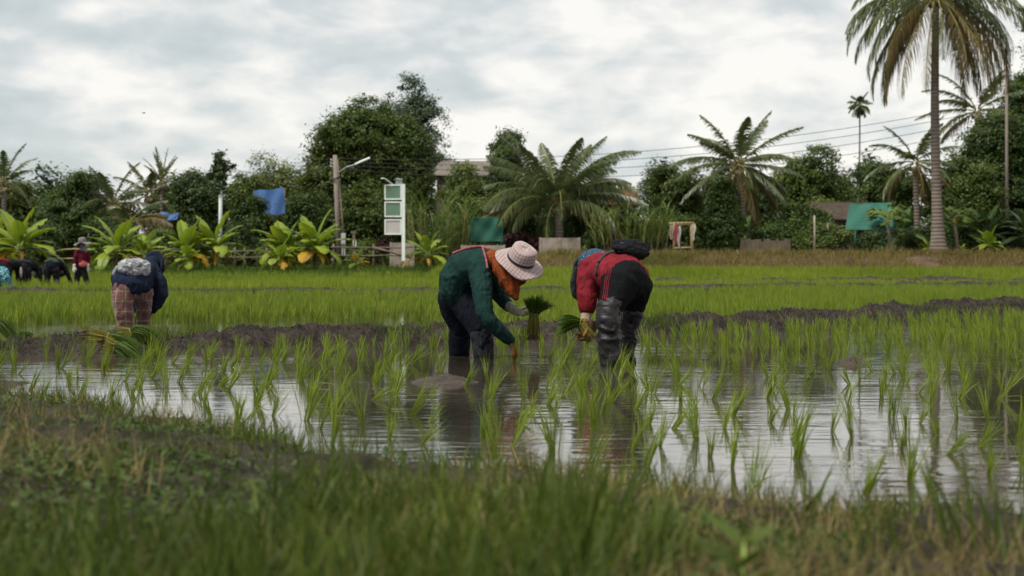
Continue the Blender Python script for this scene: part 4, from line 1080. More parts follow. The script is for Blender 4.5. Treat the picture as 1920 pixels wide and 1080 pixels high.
# grass and weeds along the mud ridges
def along(pts, n, wid, seed, dens=.1):
    P = np.array(pts, float); seg = np.sqrt(((P[1:] - P[:-1]) ** 2).sum(1)); L = np.concatenate([[0], np.cumsum(seg)])
    s = U(0, L[-1], n); x = np.interp(s, L, P[:, 0]); y = np.interp(s, L, P[:, 1]) + rng.normal(0, wid, n)
    k = fbm2(x, y, .9, 3, seed) > dens
    return x[k], y[k]
for (pts, n, wid, hh, L, w, seed, dens, lab) in ((RIDGE_MID, 30000, .24, .10, .18, .006, 91, .08, 'wild grass sprouting along the nearer mud ridge'),
                                                (RIDGE_FAR, 22000, .35, .10, .20, .012, 93, -.02, 'weedy grass along the far mud ridge')):
    x, y = along(pts, n, wid, seed, dens)
    k = (x > -3.3) | (rng.random(len(x)) < .25) | (y > 30); x, y = x[k], y[k]
    grass_obj('grass', x, y, np.full(len(x), hh * .8), L * U(.4, 1.1, len(x)), w * U(.6, 1.2, len(x)), .45, 1.1, M['grass'], lab, K=3)
x, y = along(RIDGE_MID, 9000, .20, 95, .02)
grass_obj('dry_grass', x, y, np.full(len(x), .10), U(.03, .14, len(x)), U(.002, .005, len(x)), 1.1, .8, M['dry'], 'dead straw lying on the nearer mud ridge', K=3)

n = 9000; x = U(-3.6, 2.6, n); Y = shoreY(x) - np.abs(rng.normal(0, .22, n)) + .10
k = fbm2(x, Y, 2.6, 3, 121) > -.02; x, Y = x[k], Y[k]
grass_obj('grass', x, Y, bankz(x, Y), U(.04, .17, len(x)) * (1 + .6 * fbm2(x, Y, 2.0, 2, 123)), U(.003, .007, len(x)), .45, 1.1, M['grass'], 'ragged grass hanging over the near water edge', K=4)
n = 5000; x = U(-3.6, 2.6, n); Y = shoreY(x) - np.abs(rng.normal(0, .25, n)) + .06
k = fbm2(x, Y, 2.2, 3, 125) > .02; x, Y = x[k], Y[k]
grass_obj('dry_grass', x, Y, bankz(x, Y), U(.04, .15, len(x)), U(.002, .005, len(x)), .9, 1.1, M['dry'], 'dead straw hanging over the near water edge', K=4)
# single plants on the near bank that stand out
def clump(name, px, py, Y, n, L, w, lean, curve, mat, label, spread=.03, azb=None):
    p = W(px, py, Y); z = float(bankz(np.array([p.x]), np.array([Y]))[0]) - .02
    b = np.stack([p.x + rng.normal(0, spread, n), Y + rng.normal(0, spread, n), np.full(n, z)], 1)
    az = U(0, 6.283, n) if azb is None else rng.normal(azb, .7, n)
    v, f = blades(b, az, np.abs(rng.normal(0, lean, n)), L * U(.5, 1.0, n), w * U(.7, 1.2, n), U(0, 1, n) * curve, 6)
    o = thing_mesh(name, v, f, mat, (p.x, Y, z)); tag(o, label, 'grass clump', 'grass clumps standing up from the near bank'); return o
clump('grass_clump', 1050, 0, 2.9, 30, .34, .010, .16, .5, M['grass'], 'tall dark grass clump reaching up below the red-sleeved planter', .035, .3)
clump('grass_clump', 188, 0, 2.9, 9, .36, .009, .08, .25, M['grass'], 'lone tall grass blades rising past the seedling pile')
clump('grass_clump', 590, 0, 4.0, 26, .30, .008, .22, .5, M['grass'], 'grass clump at the shore below the ridge clods', .05)
clump('grass_clump', 895, 0, 2.2, 12, .26, .012, .1, .3, M['grass'], 'pale grass blades sticking up from the middle of the dry patch')
clump('grass_clump', 140, 0, 1.9, 22, .30, .010, .16, .5, M['grass'], 'soft blurred grass clump low beside the picture corner', .05)
clump('grass_clump', 1830, 0, 3.6, 26, .30, .008, .25, .6, M['grass'], 'long leaning grass clump at the shore below the tall palm', .06, 2.6)
clump('grass_clump', 1130, 0, 3.3, 14, .28, .010, .3, .6, M['grass'], 'spreading grass clump just beside the tall dark clump', .04, .2)
clump('grass_clump', 1500, 0, 4.3, 22, .20, .011, .5, .9, M['grass'], 'low grass clump drooping into the water at the shore', .05, .4)
clump('grass_clump', 330, 0, 2.3, 18, .22, .009, .2, .6, M['grass'], 'thin grass clump in front of the bare mud patch', .05)
def weed(px, Y, hgt, label):
    p = W(px, 0, Y); z = float(bankz(np.array([p.x]), np.array([Y]))[0])
    e = empty('weed_plant', (p.x, Y, z), label, 'weed', 'broad leaved weeds on the near bank')
    m = MB(); top = Vector((p.x + .01, Y, z + hgt)); m.tube([(p.x, Y, z - .02), (p.x + .004, Y, z + hgt * .5), top], [.005, .004, .003]); m.part('stem', M['rib'], e, True)
    n = 16; th = np.arange(n) * 2.4; hh = np.linspace(.25, 1, n)
    b = np.stack([np.full(n, p.x + .006), np.full(n, Y), z + hgt * hh], 1)
    v, f = blades(b, th, U(.7, 1.15, n), U(.06, .13, n) * (1.25 - .4 * hh), U(.022, .034, n), U(.2, .9, n), 4)
    part('leaves', v, f, M['grass'], e)
weed(1385, 2.45, .17, 'broad leaved weed with dark green leaves beside the shore')
weed(1150, 2.1, .10, 'small broad leaved weed low on the dry bank')

# ------------------------------------------------------------------ trees
def leaf_cloud(lobes, nclu, nleaf, csize, lsize, shell=.5, up=.35, flat=1.0, tones=False):
    """leaf clumps through the outer part of a set of ellipsoid lobes [(centre, (rx,ry,rz), weight)]"""
    cs, out, tn = [], [], []
    wts = np.array([l[1][0] * l[1][2] for l in lobes]); wts = wts / wts.sum()
    for (c, r), wt in zip(lobes, wts):
        n = max(4, int(nclu * wt)); d = rng.normal(0, 1, (n, 3)); d /= np.linalg.norm(d, axis=1, keepdims=True)
        d[:, 2] = np.where(d[:, 2] < -.45, -d[:, 2], d[:, 2])
        rad = U(shell, 1.04, n)[:, None] ** .7
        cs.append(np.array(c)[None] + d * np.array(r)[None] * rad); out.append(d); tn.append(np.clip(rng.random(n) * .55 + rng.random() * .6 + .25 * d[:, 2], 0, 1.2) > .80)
    cs = np.concatenate(cs); out = np.concatenate(out)
    n = len(cs); N = n * nleaf
    sz = np.repeat(csize * U(.6, 1.3, n), nleaf)
    p = np.repeat(cs, nleaf, 0) + rng.normal(0, .40, (N, 3)) * sz[:, None] * np.array([1, 1, .7 * flat])
    nrm = np.repeat(out, nleaf, 0) * .9 + rng.normal(0, .42, (N, 3)) + np.array([0, 0, up])
    v, f = leaf_quads(p, nrm, lsize * U(.6, 1.25, N), .6)
    return (v, f, np.repeat(np.concatenate(tn), nleaf).astype(int)) if tones else (v, f)

def dome_lobes(cx, cy, z0, z1, rx, ry, n, seed, top=.75, jag=.25, taper=.0):
    """lobes filling an uneven domed crown from z0 to z1"""
    r_ = random.Random(seed); H = z1 - z0; L = []; m = min(rx, H * .5); zc = z0 + H * .42; hz = H * .58
    for i in range(n):
        s = m * r_.uniform(.26, .44) * (1 + jag * r_.uniform(-.8, .8))
        u = r_.uniform(-.62, 1.0); a = r_.uniform(0, 6.283) if i % 3 else r_.choice([0, math.pi]) + r_.uniform(-.5, .5)
        q = math.sqrt(max(0, 1 - u * u)) if u > 0 else 1 - .25 * u * u
        k = r_.uniform(.72, 1.0) if i % 4 else r_.uniform(.2, .7)
        hh = (u * .5 + .5)
        px = cx + math.cos(a) * q * k * max(.05, rx - s) * (1 - taper * max(0, u)); py = cy + math.sin(a) * q * k * max(.05, ry - s)
        pz = zc + u * k * max(.05, hz - s * .8) if u > 0 else zc + u * k * H * .42
        L.append(((px, py, pz), (s * 1.1, s * 1.1, s * .85)))
    L.append(((cx, cy, z0 + H * .42), (rx * .62, ry * .62, H * .42)))
    L.append(((cx, cy - ry * .2, z0 + H * .25), (rx * .7, ry * .6, H * .28)))
    return L

def trunk(mb, base, top, r0, r1, limbs, spread, seed):
    r_ = random.Random(seed); base = Vector(base); top = Vector(top)
    mid = base.lerp(top, .5) + Vector((r_.uniform(-.1, .1), 0, 0))
    mb.tube([base - Vector((0, 0, .2)), base + Vector((0, 0, .15)), mid, top], [r0 * 1.35, r0, (r0 + r1) / 2, r1], 9)
    for i in range(limbs):
        a = r_.uniform(0, 6.283); t = r_.uniform(.45, .95); s = base.lerp(top, t)
        e = s + Vector((math.cos(a) * spread[0], math.sin(a) * spread[0], spread[1])) * r_.uniform(.5, 1)
        mb.tube([s, s.lerp(e, .5) + Vector((0, 0, .12)), e], [r1 * .7, r1 * .45, r1 * .15], 6)

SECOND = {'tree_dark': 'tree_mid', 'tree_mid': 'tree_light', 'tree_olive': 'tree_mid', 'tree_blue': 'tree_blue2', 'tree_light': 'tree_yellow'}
G_T = 'trees standing behind the paddies'
def tree(name, px0, px1, pt, pb, Y, mat, label, ncl=260, nleaf=26, nlobe=16, lsize=.12, csize=.5, seed=1, ground=None, shell=.5, catg='tree', up=.35, taper=0., group=G_T, jag=.25, depth=1.0):
    a, b = W(px0, pb, Y), W(px1, pt, Y); cx = (a.x + b.x) / 2; rx = (b.x - a.x) / 2
    gz = float(groundz(np.array([cx]), np.array([Y]))[0]) if ground is None else ground
    z0, z1 = max(a.z, gz + .02), b.z
    e = empty(name, (cx, Y, gz), label, catg, group)
    global rng
    keep = rng; rng = np.random.default_rng(seed)
    lob = dome_lobes(cx, Y, z0, z1, rx * 1.06, rx * depth, nlobe, seed, jag=jag, taper=taper); ncl = int(ncl * 2.1); nleaf = int(nleaf * 2.1); lsize *= .62
    v, f, mi = leaf_cloud(lob, ncl, nleaf, csize, lsize, shell, up, tones=True)
    rng = keep
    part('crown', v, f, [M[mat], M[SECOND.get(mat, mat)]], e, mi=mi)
    m = MB(); H = z1 - z0
    trunk(m, (cx, Y, gz), (cx + rx * .05, Y, z0 + H * .55), max(.07, rx * .085), max(.04, rx * .045), 12, (rx * .75, H * .32), seed)
    m.part('trunk', M['bark'], e, True)
    return e

tree('broad_tree', 562, 822, 184, 500, 92, 'tree_olive', 'largest tree, a wide olive green dome behind the lamp post', 900, 34, 46, .16, .62, 3, depth=.8)
tree('tall_tree', 672, 852, 132, 420, 112, 'tree_blue', 'tall dark tree rising behind the wide olive dome', 330, 26, 34, .16, .7, 19, jag=.3, shell=.5)
tree('round_tree', 62, 205, 312, 505, 80, 'tree_dark', 'dense round dark tree behind the banana plants next to the standing planter', 330, 30, 20, .12, .5, 5)
tree('small_tree', -20, 82, 325, 500, 88, 'tree_olive', 'yellowish tree beside the palm at the picture edge', 170, 26, 12, .13, .5, 6)
tree('mango_tree', 308, 425, 296, 500, 80, 'tree_dark', 'dark bushy tree touching the vine-covered pole', 280, 28, 16, .13, .5, 8, jag=.4)
tree('mixed_tree', 412, 540, 318, 500, 83, 'tree_mid', 'mid green tree in front of the blue tarpaulin', 250, 28, 16, .13, .5, 9)
tree('pale_tree', 455, 590, 268, 420, 100, 'tree_light', 'loose pale tree whose twigs show against the sky', 110, 18, 18, .13, .6, 10, jag=.5, shell=.7)
tree('mid_tree', 520, 650, 330, 505, 84, 'tree_dark', 'dark tree behind the leaning lamp post', 240, 28, 16, .13, .5, 11)
tree('mid_tree', 630, 745, 325, 500, 82, 'tree_olive', 'olive tree between the lamp post and the panel sign', 230, 28, 14, .13, .5, 12)
tree('mid_tree', 700, 800, 330, 500, 84, 'tree_dark', 'dark tree behind the three panel sign', 190, 26, 14, .13, .5, 13)
tree('garden_tree', 815, 935, 305, 500, 88, 'tree_mid', 'leafy tree in front of the grey tin roof', 230, 28, 16, .13, .5, 15)
tree('fine_tree', 903, 1005, 224, 480, 92, 'tree_dark', 'upright dark tree behind the short coconut palm', 260, 28, 18, .13, .5, 17, taper=.2, jag=.6)
tree('conifer_tree', 1095, 1150, 280, 480, 90, 'tree_dark', 'narrow pointed tree beside the short coconut palm', 120, 26, 14, .11, .4, 18, taper=.65)
tree('garden_tree', 880, 1000, 340, 480, 78, 'tree_mid', 'low leafy tree above the green netting sheet', 200, 26, 14, .11, .45, 19)
tree('vine_tree', 1198, 1330, 300, 500, 80, 'tree_olive', 'dull green tree behind the bamboo stand', 250, 26, 18, .12, .5, 20, jag=.45)
tree('twiggy_tree', 1195, 1250, 292, 420, 84, 'tree_blue', 'thin twiggy tree showing sky through its leaves', 40, 14, 12, .11, .5, 21, jag=.5, shell=.7)
tree('ivy_column', 1318, 1388, 322, 500, 74, 'tree_dark', 'creeper-covered column of leaves beside the bamboo stand', 230, 28, 16, .09, .32, 22)
tree('wide_tree', 1430, 1625, 268, 470, 95, 'tree_mid', 'wide rounded tree below the tiny areca palm', 380, 30, 24, .14, .55, 23)
tree('wide_tree', 1380, 1470, 330, 480, 88, 'tree_dark', 'dark tree behind the coconut palm with brown lower fronds', 170, 26, 12, .13, .5, 24)
tree('wide_tree', 1590, 1725, 278, 480, 90, 'tree_dark', 'dark rounded tree beside the tall palm trunk', 260, 28, 18, .14, .55, 25)
tree('big_tree', 1765, 1990, 195, 490, 84, 'tree_dark', 'massive dark tree behind the tall palm', 520, 32, 30, .15, .6, 26, depth=.7)
tree('big_tree', 1870, 2010, 92, 330, 95, 'tree_dark', 'dark treetop rising above the massive tree at the picture edge', 230, 28, 18, .15, .6, 27)
tree('near_tree', 1888, 2060, -70, 150, 66, 'tree_dark', 'overhanging branch cut by the top corner', 150, 24, 14, .10, .4, 28, jag=.4)
tree('mid_tree', 1770, 1880, 300, 490, 78, 'tree_mid', 'olive tree just behind the white stake', 220, 28, 14, .12, .5, 29)
# shrubs filling the foot of the tree line
shrubs = [(150, 262, 395, 512, 'tree_dark', 'dark shrub behind the standing planter'), (255, 345, 430, 512, 'tree_mid', 'shrub between the second and third banana clumps'),
          (395, 500, 415, 512, 'tree_dark', 'shrub below the blue tarpaulin'), (470, 600, 440, 512, 'tree_mid', 'shrub behind the largest banana clump'),
          (648, 722, 448, 508, 'tree_mid', 'light shrub beside the meter box'), (700, 790, 470, 508, 'meadow', 'grassy shrub at the foot of the panel sign'),
          (800, 880, 420, 505, 'tree_dark', 'shrub at the foot of the tall reeds'), (935, 1020, 405, 470, 'tree_dark', 'shrub behind the netting sheet and red plants'),
          (1000, 1110, 400, 452, 'tree_dark', 'shrub behind the concrete wall'), (1490, 1600, 410, 482, 'tree_mid', 'bright shrub beside the white stake'),
          (1400, 1500, 415, 480, 'tree_dark', 'shrub in front of the plank fence'), (1600, 1700, 425, 480, 'tree_dark', 'shrub below the slanted green sheet'),
          (1690, 1790, 420, 478, 'tree_dark', 'shrub at the foot of the tall palm'), (1780, 1860, 400, 478, 'tree_mid', 'shrub behind the young banana plant'),
          (1850, 1960, 390, 480, 'tree_dark', 'shrub beside the young banana plant'), (30, 120, 405, 512, 'tree_dark', 'shrub behind the first banana clump'),
          (-60, 30, 390, 512, 'tree_mid', 'shrub cut by the picture edge'), (1130, 1230, 400, 470, 'tree_dark', 'shrub hidden behind the sugar cane'), (1250, 1330, 395, 475, 'tree_dark', 'shrub behind the bamboo stand')]
for i, (a, b, t, bt, mt, lab) in enumerate(shrubs):
    tree('shrub', a, b, t, bt, 74.5 + (i % 3), mt, lab, 120, 26, 10, .10, .38, 50 + i, catg='shrub', group='shrubs at the foot of the tree line')
# red leaved plants by the netting sheet
for i, (a, b, t, bt) in enumerate(((945, 985, 434, 470), (985, 1018, 440, 482))):
    tree('red_shrub', a, b, t, bt, 73, 'red_leaf', ['taller dark red leaved shrub beside the netting sheet', 'lower dark red leaved shrub in front of the concrete wall'][i], 60, 22, 8, .10, .3, 90 + i, catg='shrub', group='red leaved shrubs')
tree('red_shrub', 708, 733, 448, 480, 74, 'red_leaf', 'rusty small shrub beside the panel sign', 24, 16, 6, .08, .25, 97, catg='shrub', group='red leaved shrubs')
# the wood behind everything, one dark mass
def woods():
    lob = []
    r_ = random.Random(5)
    for i in range(60):
        px = -260 + i * 42 + r_.uniform(-15, 15); Y = r_.uniform(108, 125)
        top = r_.uniform(352, 392) if 190 < px < 300 else (r_.uniform(385, 400) if 1120 < px < 1215 else (r_.uniform(288, 325) if px > 1240 else r_.uniform(312, 350)))
        if 815 < px < 930: top = r_.uniform(330, 360)
        p = W(px, top, Y); c = (p.x, Y, p.z * .3); lob.append((c, (1.9, 1.8, max(.8, p.z * .7))))
    for i in range(64):
        px = -260 + i * 38 + r_.uniform(-15, 15); Y = r_.uniform(84, 90); p = W(px, r_.uniform(405, 440), Y); lob.append(((p.x, Y, p.z * .22), (1.3, .8, max(.6, p.z * .78))))
    v, f = leaf_cloud(lob, 5200, 28, .9, .21, .45)
    tag(put('woods', mesh_np('woods', v, f, M['tree_dark'])), 'dark wood closing the view behind the gardens', 'woods', kind='stuff')
woods()

# ------------------------------------------------------------------ palms
def frond(mat, parent, base, az, el, L, droop, mat_rib, leafl=.55, n=34, hang=.6, wid=.028, name='frond', twist=0.):
    """one pinnate palm frond as a part: rib with two rows of leaflets"""
    base = Vector(base); d = Vector((math.cos(az) * math.cos(el), math.sin(az) * math.cos(el), math.sin(el)))
    pts = [base]; K = 12; p = base.copy(); e = el
    for k in range(K):
        e -= droop / K * (.5 + 1.1 * k / K)
        p = p + Vector((math.cos(az) * math.cos(e), math.sin(az) * math.cos(e), math.sin(e))) * (L / K); pts.append(p.copy())
    m = MB(); m.tube(pts, [.035 * (1 - .85 * k / K) + .004 for k in range(K + 1)], 5)
    V, Fc = [], []
    side0 = Vector((-math.sin(az), math.cos(az), 0))
    for i in range(n):
        t = .12 + .88 * i / (n - 1); q = t * K; k = min(int(q), K - 1); pos = pts[k].lerp(pts[k + 1], q - k)
        tan = (pts[k + 1] - pts[k]).normalized(); upv = side0.cross(tan).normalized() * -1
        if upv.z < 0: upv = -upv
        ll = leafl * (math.sin(math.pi * min(1, .12 + t * .86)) ** .6) * random.uniform(.85, 1.1) * (1 - .25 * t)
        for s in (-1, 1):
            dirv = (side0 * s * .75 + tan * (.55 + .3 * t) + upv * .12 + Vector((random.gauss(0, .13), random.gauss(0, .13), random.gauss(0, .11)))).normalized()
            w = tan.lerp(upv, .35).normalized() * wid
            b = len(V); g = Vector((0, 0, -1))
            for j in range(4):
                u = j / 3
                pp = pos + dirv * ll * u * (1 - .25 * hang * u) + g * ll * hang * u * u
                ww = w * (1 - u ** 1.6 * .95) * (.7 if j == 0 else 1)
                V += [pp - ww, pp + ww]
            for j in range(3): Fc.append((b + 2 * j, b + 2 * j + 1, b + 2 * j + 3, b + 2 * j + 2))
    v = np.concatenate([np.array([tuple(a) for a in m.v]), np.array([tuple(a) for a in V])])
    faces = [list(q) for q in m.f] + [[i + len(m.v) for i in q] for q in Fc]
    mi = [1] * len(m.f) + [0] * len(Fc)
    o = np.array(org(parent))
    return put(name, mesh_np(name, v - o, faces, [mat, mat_rib], False, mi), parent)

def curved_trunk(e, base, top, r0, r1, bend, mat, name='trunk', n=14, flare=1.5):
    base, top = Vector(base), Vector(top); pts, rad = [], []
    for k in range(n + 1):
        t = k / n; p = base.lerp(top, t) + Vector((bend * math.sin(math.pi * t), 0, 0)); pts.append(p)
        rad.append((r0 + (r1 - r0) * t) * (1 + (flare - 1) * math.exp(-t * 14)))
    m = MB(); m.tube([base - Vector((0, 0, .3))] + pts, [rad[0]] + rad, 14); return m.part(name, mat, e, True)

def palm(px_b, px_t, py_t, Y, L, nf, label, r0=.2, r1=.14, seed=1, elmin=-.5, elmax=1.35, old=.25, leafl=.6, n=34, bend=0., hang=.6, droop=(.7, 1.4), name='coconut_palm', wid=.028, coconuts=True, squash=.6, trunk_mat='palm_trunk'):
    random.seed(seed)
    b = W(px_b, 0, Y); gz = float(groundz(np.array([b.x]), np.array([Y]))[0]); t = W(px_t, py_t, Y)
    e = empty(name, (b.x, Y, gz), label, 'palm tree', 'palm trees along the tree line')
    curved_trunk(e, (b.x, Y, gz), t, r0, r1, bend, M[trunk_mat])
    for i in range(nf):
        f_ = (i + .5) / nf; el = elmax + (elmin - elmax) * f_ ** .9; az = i * 2.39996 + random.uniform(-.25, .25); az = math.atan2(math.sin(az) * squash, math.cos(az))
        oldf = f_ > 1 - old
        frond(M['palm_old'] if oldf else M['palm'], e, t + Vector((math.cos(az) * r1 * .6, math.sin(az) * r1 * .6, .1 + .3 * (1 - f_))), az, el, L * random.uniform(.82, 1.08),
              random.uniform(*droop) * (.5 + .7 * f_ if not oldf else .8), M['rachis'], leafl, n, hang * (1.3 if oldf else 1) * random.uniform(.8, 1.2), wid)
    if coconuts:
        for i in range(5):
            a = i * 1.3 + .3; m = MB(); c = t + Vector((math.cos(a) * (r1 + .10), math.sin(a) * (r1 + .10), -.12 - .1 * (i % 2)))
            m.tube([c + Vector((0, 0, z_)) for z_ in (.13, .1, .03, -.05, -.11, -.13)], [.02, .07, .10, .10, .06, .01], 10); m.part('coconut', M['bstem'], e, True)
    return e
# the tall palm that leaves the frame at the top
def big_palm():
    random.seed(77); Y = 71.2
    b = W(1760, 470, Y); LS = 1.16; gz = float(groundz(np.array([b.x]), np.array([Y]))[0]); t = W(1755, -2, Y)
    e = empty('coconut_palm', (b.x, Y, gz), 'tallest coconut palm with hanging golden brown fronds', 'palm tree', 'palm trees along the tree line')
    curved_trunk(e, (b.x, Y, gz), t, .235, .15, -.10, M['palm_trunk'], flare=2.0, n=20)
    # (azimuth, elevation, droop, length, old)
    fr = [(3.05, .30, 1.35, 4.2, 0), (3.4, .62, 1.5, 4.2, 0), (2.7, -.05, 1.3, 4.3, 0), (3.5, -.35, 1.15, 4.1, .5), (2.95, -.55, .95, 4.2, .5), (3.25, -.2, 1.5, 4.4, 0),
          (2.4, -.65, .85, 4.2, 1), (3.8, -.75, .75, 4.3, 1), (4.2, -.95, .5, 4.0, 1), (.10, .35, 1.3, 4.2, 0), (-.25, .1, 1.25, 4.3, 0), (.4, -.1, 1.4, 4.2, 0), (-.1, -.45, 1.0, 4.2, .5),
          (.3, -.7, .8, 4.2, 1), (-.5, -.8, .7, 4.1, 1), (-.9, -1.0, .5, 3.9, 1), (.7, -.9, .6, 4.3, 1), (5.0, -.6, .9, 4.0, .5), (4.6, -.3, 1.2, 4.0, 0), (1.2, .2, 1.2, 4.2, 0), (1.8, .0, 1.2, 4.2, 0),
          (5.4, .5, 1.2, 4.2, 0), (3.3, -.62, .9, 4.1, 1), (2.8, -.9, .6, 4.0, .5), (-.3, -.62, .9, 4.2, .5), (.15, -.95, .55, 4.0, 1), (3.6, .05, 1.4, 4.2, 0), (2.6, .3, 1.4, 4.3, 0), (.6, .25, 1.4, 4.3, 0), (-.6, .3, 1.35, 4.2, 0), (3.0, -.3, 1.2, 4.4, 0), (0, -.15, 1.35, 4.4, 0), (2.9, .1, 1.5, 4.5, 0), (.25, .05, 1.5, 4.4, 0), (2.2, .9, 1.0, 4.2, 0), (.9, 1.0, 1.0, 4.2, 0), (3.9, 1.0, 1.0, 4.0, 0), (4.9, 1.2, .8, 4.0, 0), (.02, -.28, 1.25, 4.5, .5), (3.1, -.8, .72, 4.0, 1)]
    for az_, el, dr, L, old in fr:
        mt = M['palm_old'] if old == 1 or (old and random.random() < .6) else M['palm']
        frond(mt, e, t + Vector((math.cos(az_) * .12, math.sin(az_) * .12, .12)), az_ + random.uniform(-.08, .08), el + random.uniform(-.06, .06), L * random.uniform(.9, 1.05) * LS * (1.1 if old else 1), dr * 1.08, M['rachis'], 1.0, 66, 1.0 if old else .8, .029)
    for i in range(8):
        a = i * .8; m = MB(); c = t + Vector((math.cos(a) * .26, math.sin(a) * .26, -.15 - .13 * (i % 2)))
        m.tube([c + Vector((0, 0, z_)) for z_ in (.14, .1, .03, -.05, -.11, -.14)], [.02, .08, .11, .11, .07, .01], 10); m.part('coconut', M['bstem'], e, True)
big_palm()
palm(1048, 1046, 388, 75, 4.3, 40, 'short coconut palm with wide fronds behind the concrete wall', .24, .17, 31, .0, 1.22, .08, 1.05, 66, .05, .75, (.7, 1.9), wid=.040, squash=.55)
palm(1398, 1384, 318, 78, 3.3, 28, 'coconut palm with brown lower fronds beside the creeper column', .17, .13, 32, -1.1, 1.28, .32, .85, 56, .1, .55, (.6, 1.5), wid=.040)
palm(1722, 1716, 312, 80, 2.6, 17, 'coconut palm whose crown shows just beside the tall palm trunk', .17, .13, 33, -.8, 1.4, .25, .7, 48, 0, .5, wid=.036)
palm(1836, 1832, 215, 90, 3.2, 16, 'dark palm above the massive tree', .17, .13, 34, -.5, 1.3, .2, .8, 50, 0, .5, wid=.04)
palm(5, 8, 352, 84, 2.2, 13, 'palm crown cut by the picture edge above the banana clump', .16, .12, 35, -.2, 1.45, .1, .6, 44, 0, .4, wid=.036)
palm(214, 212, 392, 80, 2.2, 15, 'small yellow green palm beside the round dark tree', .13, .10, 36, -.5, 1.4, .35, .6, 44, 0, .5, wid=.036)
palm(276, 280, 372, 82, 1.9, 14, 'grey green palm next to the vine-covered pole tree', .13, .10, 37, -.4, 1.3, .2, .55, 44, 0, .45, wid=.036)
palm(262, 246, 425, 78, 2.1, 8, 'drooping yellow palm above the second banana clump', .12, .09, 38, .2, .9, .6, .7, 46, 0, .7, (1.1, 1.6), wid=.036)
palm(306, 303, 345, 81, 1.6, 8, 'spiky young palm standing up beside the dark bushy tree', .12, .09, 39, .8, 1.5, 0, .3, 24, 0, .25, (.2, .6))
palm(1602, 1612, 203, 110, .85, 15, 'tiny areca palm with a thin bent trunk above the trees',   .075, .05, 40, -1.0, 1.2, 0, .5, 26, .12, .5, (.6, 1.2), 'areca_palm', .05, False)
# ------------------------------------------------------------------ banana plants
def banana_leaf(e, base, az, el, L, wd, droop, mat, tear=.25, fold=.35, name='leaf'):
    K = 12; p = Vector(base); pts = [p.copy()]; el0 = el
    for k in range(K):
        el -= droop / K * (.4 + 1.3 * k / K)
        p = p + Vector((math.cos(az) * math.cos(el), math.sin(az) * math.cos(el), math.sin(el))) * (L / K); pts.append(p.copy())
    side = Vector((-math.sin(az), math.cos(az), 0))
    V, Fc, mi = [], [], []
    for s in (-1, 1):
        prev = None
        for k in range(K + 1):
            t = k / K; tan = (pts[min(k + 1, K)] - pts[max(k - 1, 0)]).normalized(); up = side.cross(tan); up = -up if up.z < 0 else up
            w = wd * .5 * max(0.0, math.sin(math.pi * min(1, max(0, (t - .16) / .84)) ** .8)) ** .55 * random.uniform(.88, 1.05) if t > .16 else .015
            outp = pts[k] + (side * s * math.cos(fold) + up * math.sin(fold) * .6) * w + Vector((0, 0, -.25 * w * random.uniform(.4, 1.4)))
            midp = pts[k] + (side * s * math.cos(fold * .6) + up * math.sin(fold * .8)) * w * .5
            cur = (len(V), len(V) + 1, len(V) + 2)
            V += [pts[k] + up * .004, midp, outp]
            if prev:
                Fc.append((prev[0], prev[1], cur[1], cur[0])); mi.append(0)
                if random.random() > tear * .6 or k < 4: Fc.append((prev[1], prev[2], cur[2], cur[1])); mi.append(0)
            prev = cur
    m = MB(); m.tube([q + Vector((0, 0, -.006)) for q in pts], [.026 * (1 - .85 * k / K) + .004 for k in range(K + 1)], 5)
    b = len(V); V += m.v; Fc += [tuple(i + b for i in f) for f in m.f]; mi += [1] * len(m.f)
    v = np.array([tuple(a) for a in V]) - np.array(org(e))
    return put(name, mesh_np(name, v, [list(f) for f in Fc], [mat, M['rib']], False, mi), e)

def banana(px, Y, H, label, nl=9, L=1.25, wd=.36, old=2, seed=1, dark=False, name='banana_plant', gz=None, stemr=.10, yel=0):
    random.seed(seed); b = W(px, 0, Y); g = float(groundz(np.array([b.x]), np.array([Y]))[0]) if gz is None else gz
    e = empty(name, (b.x, Y, g), label, 'banana plant', 'banana plants along the edge of the field')
    st = H * .36; m = MB(); top = Vector((b.x + random.uniform(-.06, .06), Y, g + st))
    m.tube([(b.x, Y, g - .1), (b.x, Y, g + st * .4), top, top + Vector((0, 0, .15))], [stemr * 1.3, stemr, stemr * .7, stemr * .35], 10); m.part('stem', M['bstem'], e, True)
    mt = M['banana_dark'] if dark else M['banana']
    nl += 5
    for i in range(nl):
        f_ = i / max(1, nl - 1); el = 1.35 - 1.35 * f_ ** .8; az = i * 2.4 + random.uniform(-.5, .5); az = math.atan2(math.sin(az) * .75, math.cos(az)) + random.uniform(-.25, .25)
        # leaves mostly fan out across the view as well as along it
        banana_leaf(e, top + Vector((0, 0, .08 * (1 - f_))), az, el, L * 1.30 * random.uniform(.8, 1.1), wd * 2.0 * random.uniform(.85, 1.1), random.uniform(.8, 1.4) * (.45 + .75 * f_), M['banana_old'] if ((yel and i % 3 == 2) or (not dark and old > 1 and i == nl - 1)) else mt, .25)
    for i in range(old + (2 if old > 1 else 0)):
        az = random.choice([-.5, .4, 3.4, 2.7, -1.3, 4.4]) + random.uniform(-.3, .3)
        banana_leaf(e, top + Vector((0, 0, -.08)), az, random.uniform(-.2, .2), L * random.uniform(.5, .85), wd * .75, random.uniform(1.2, 1.7), M['banana_old'], .5)
    return e
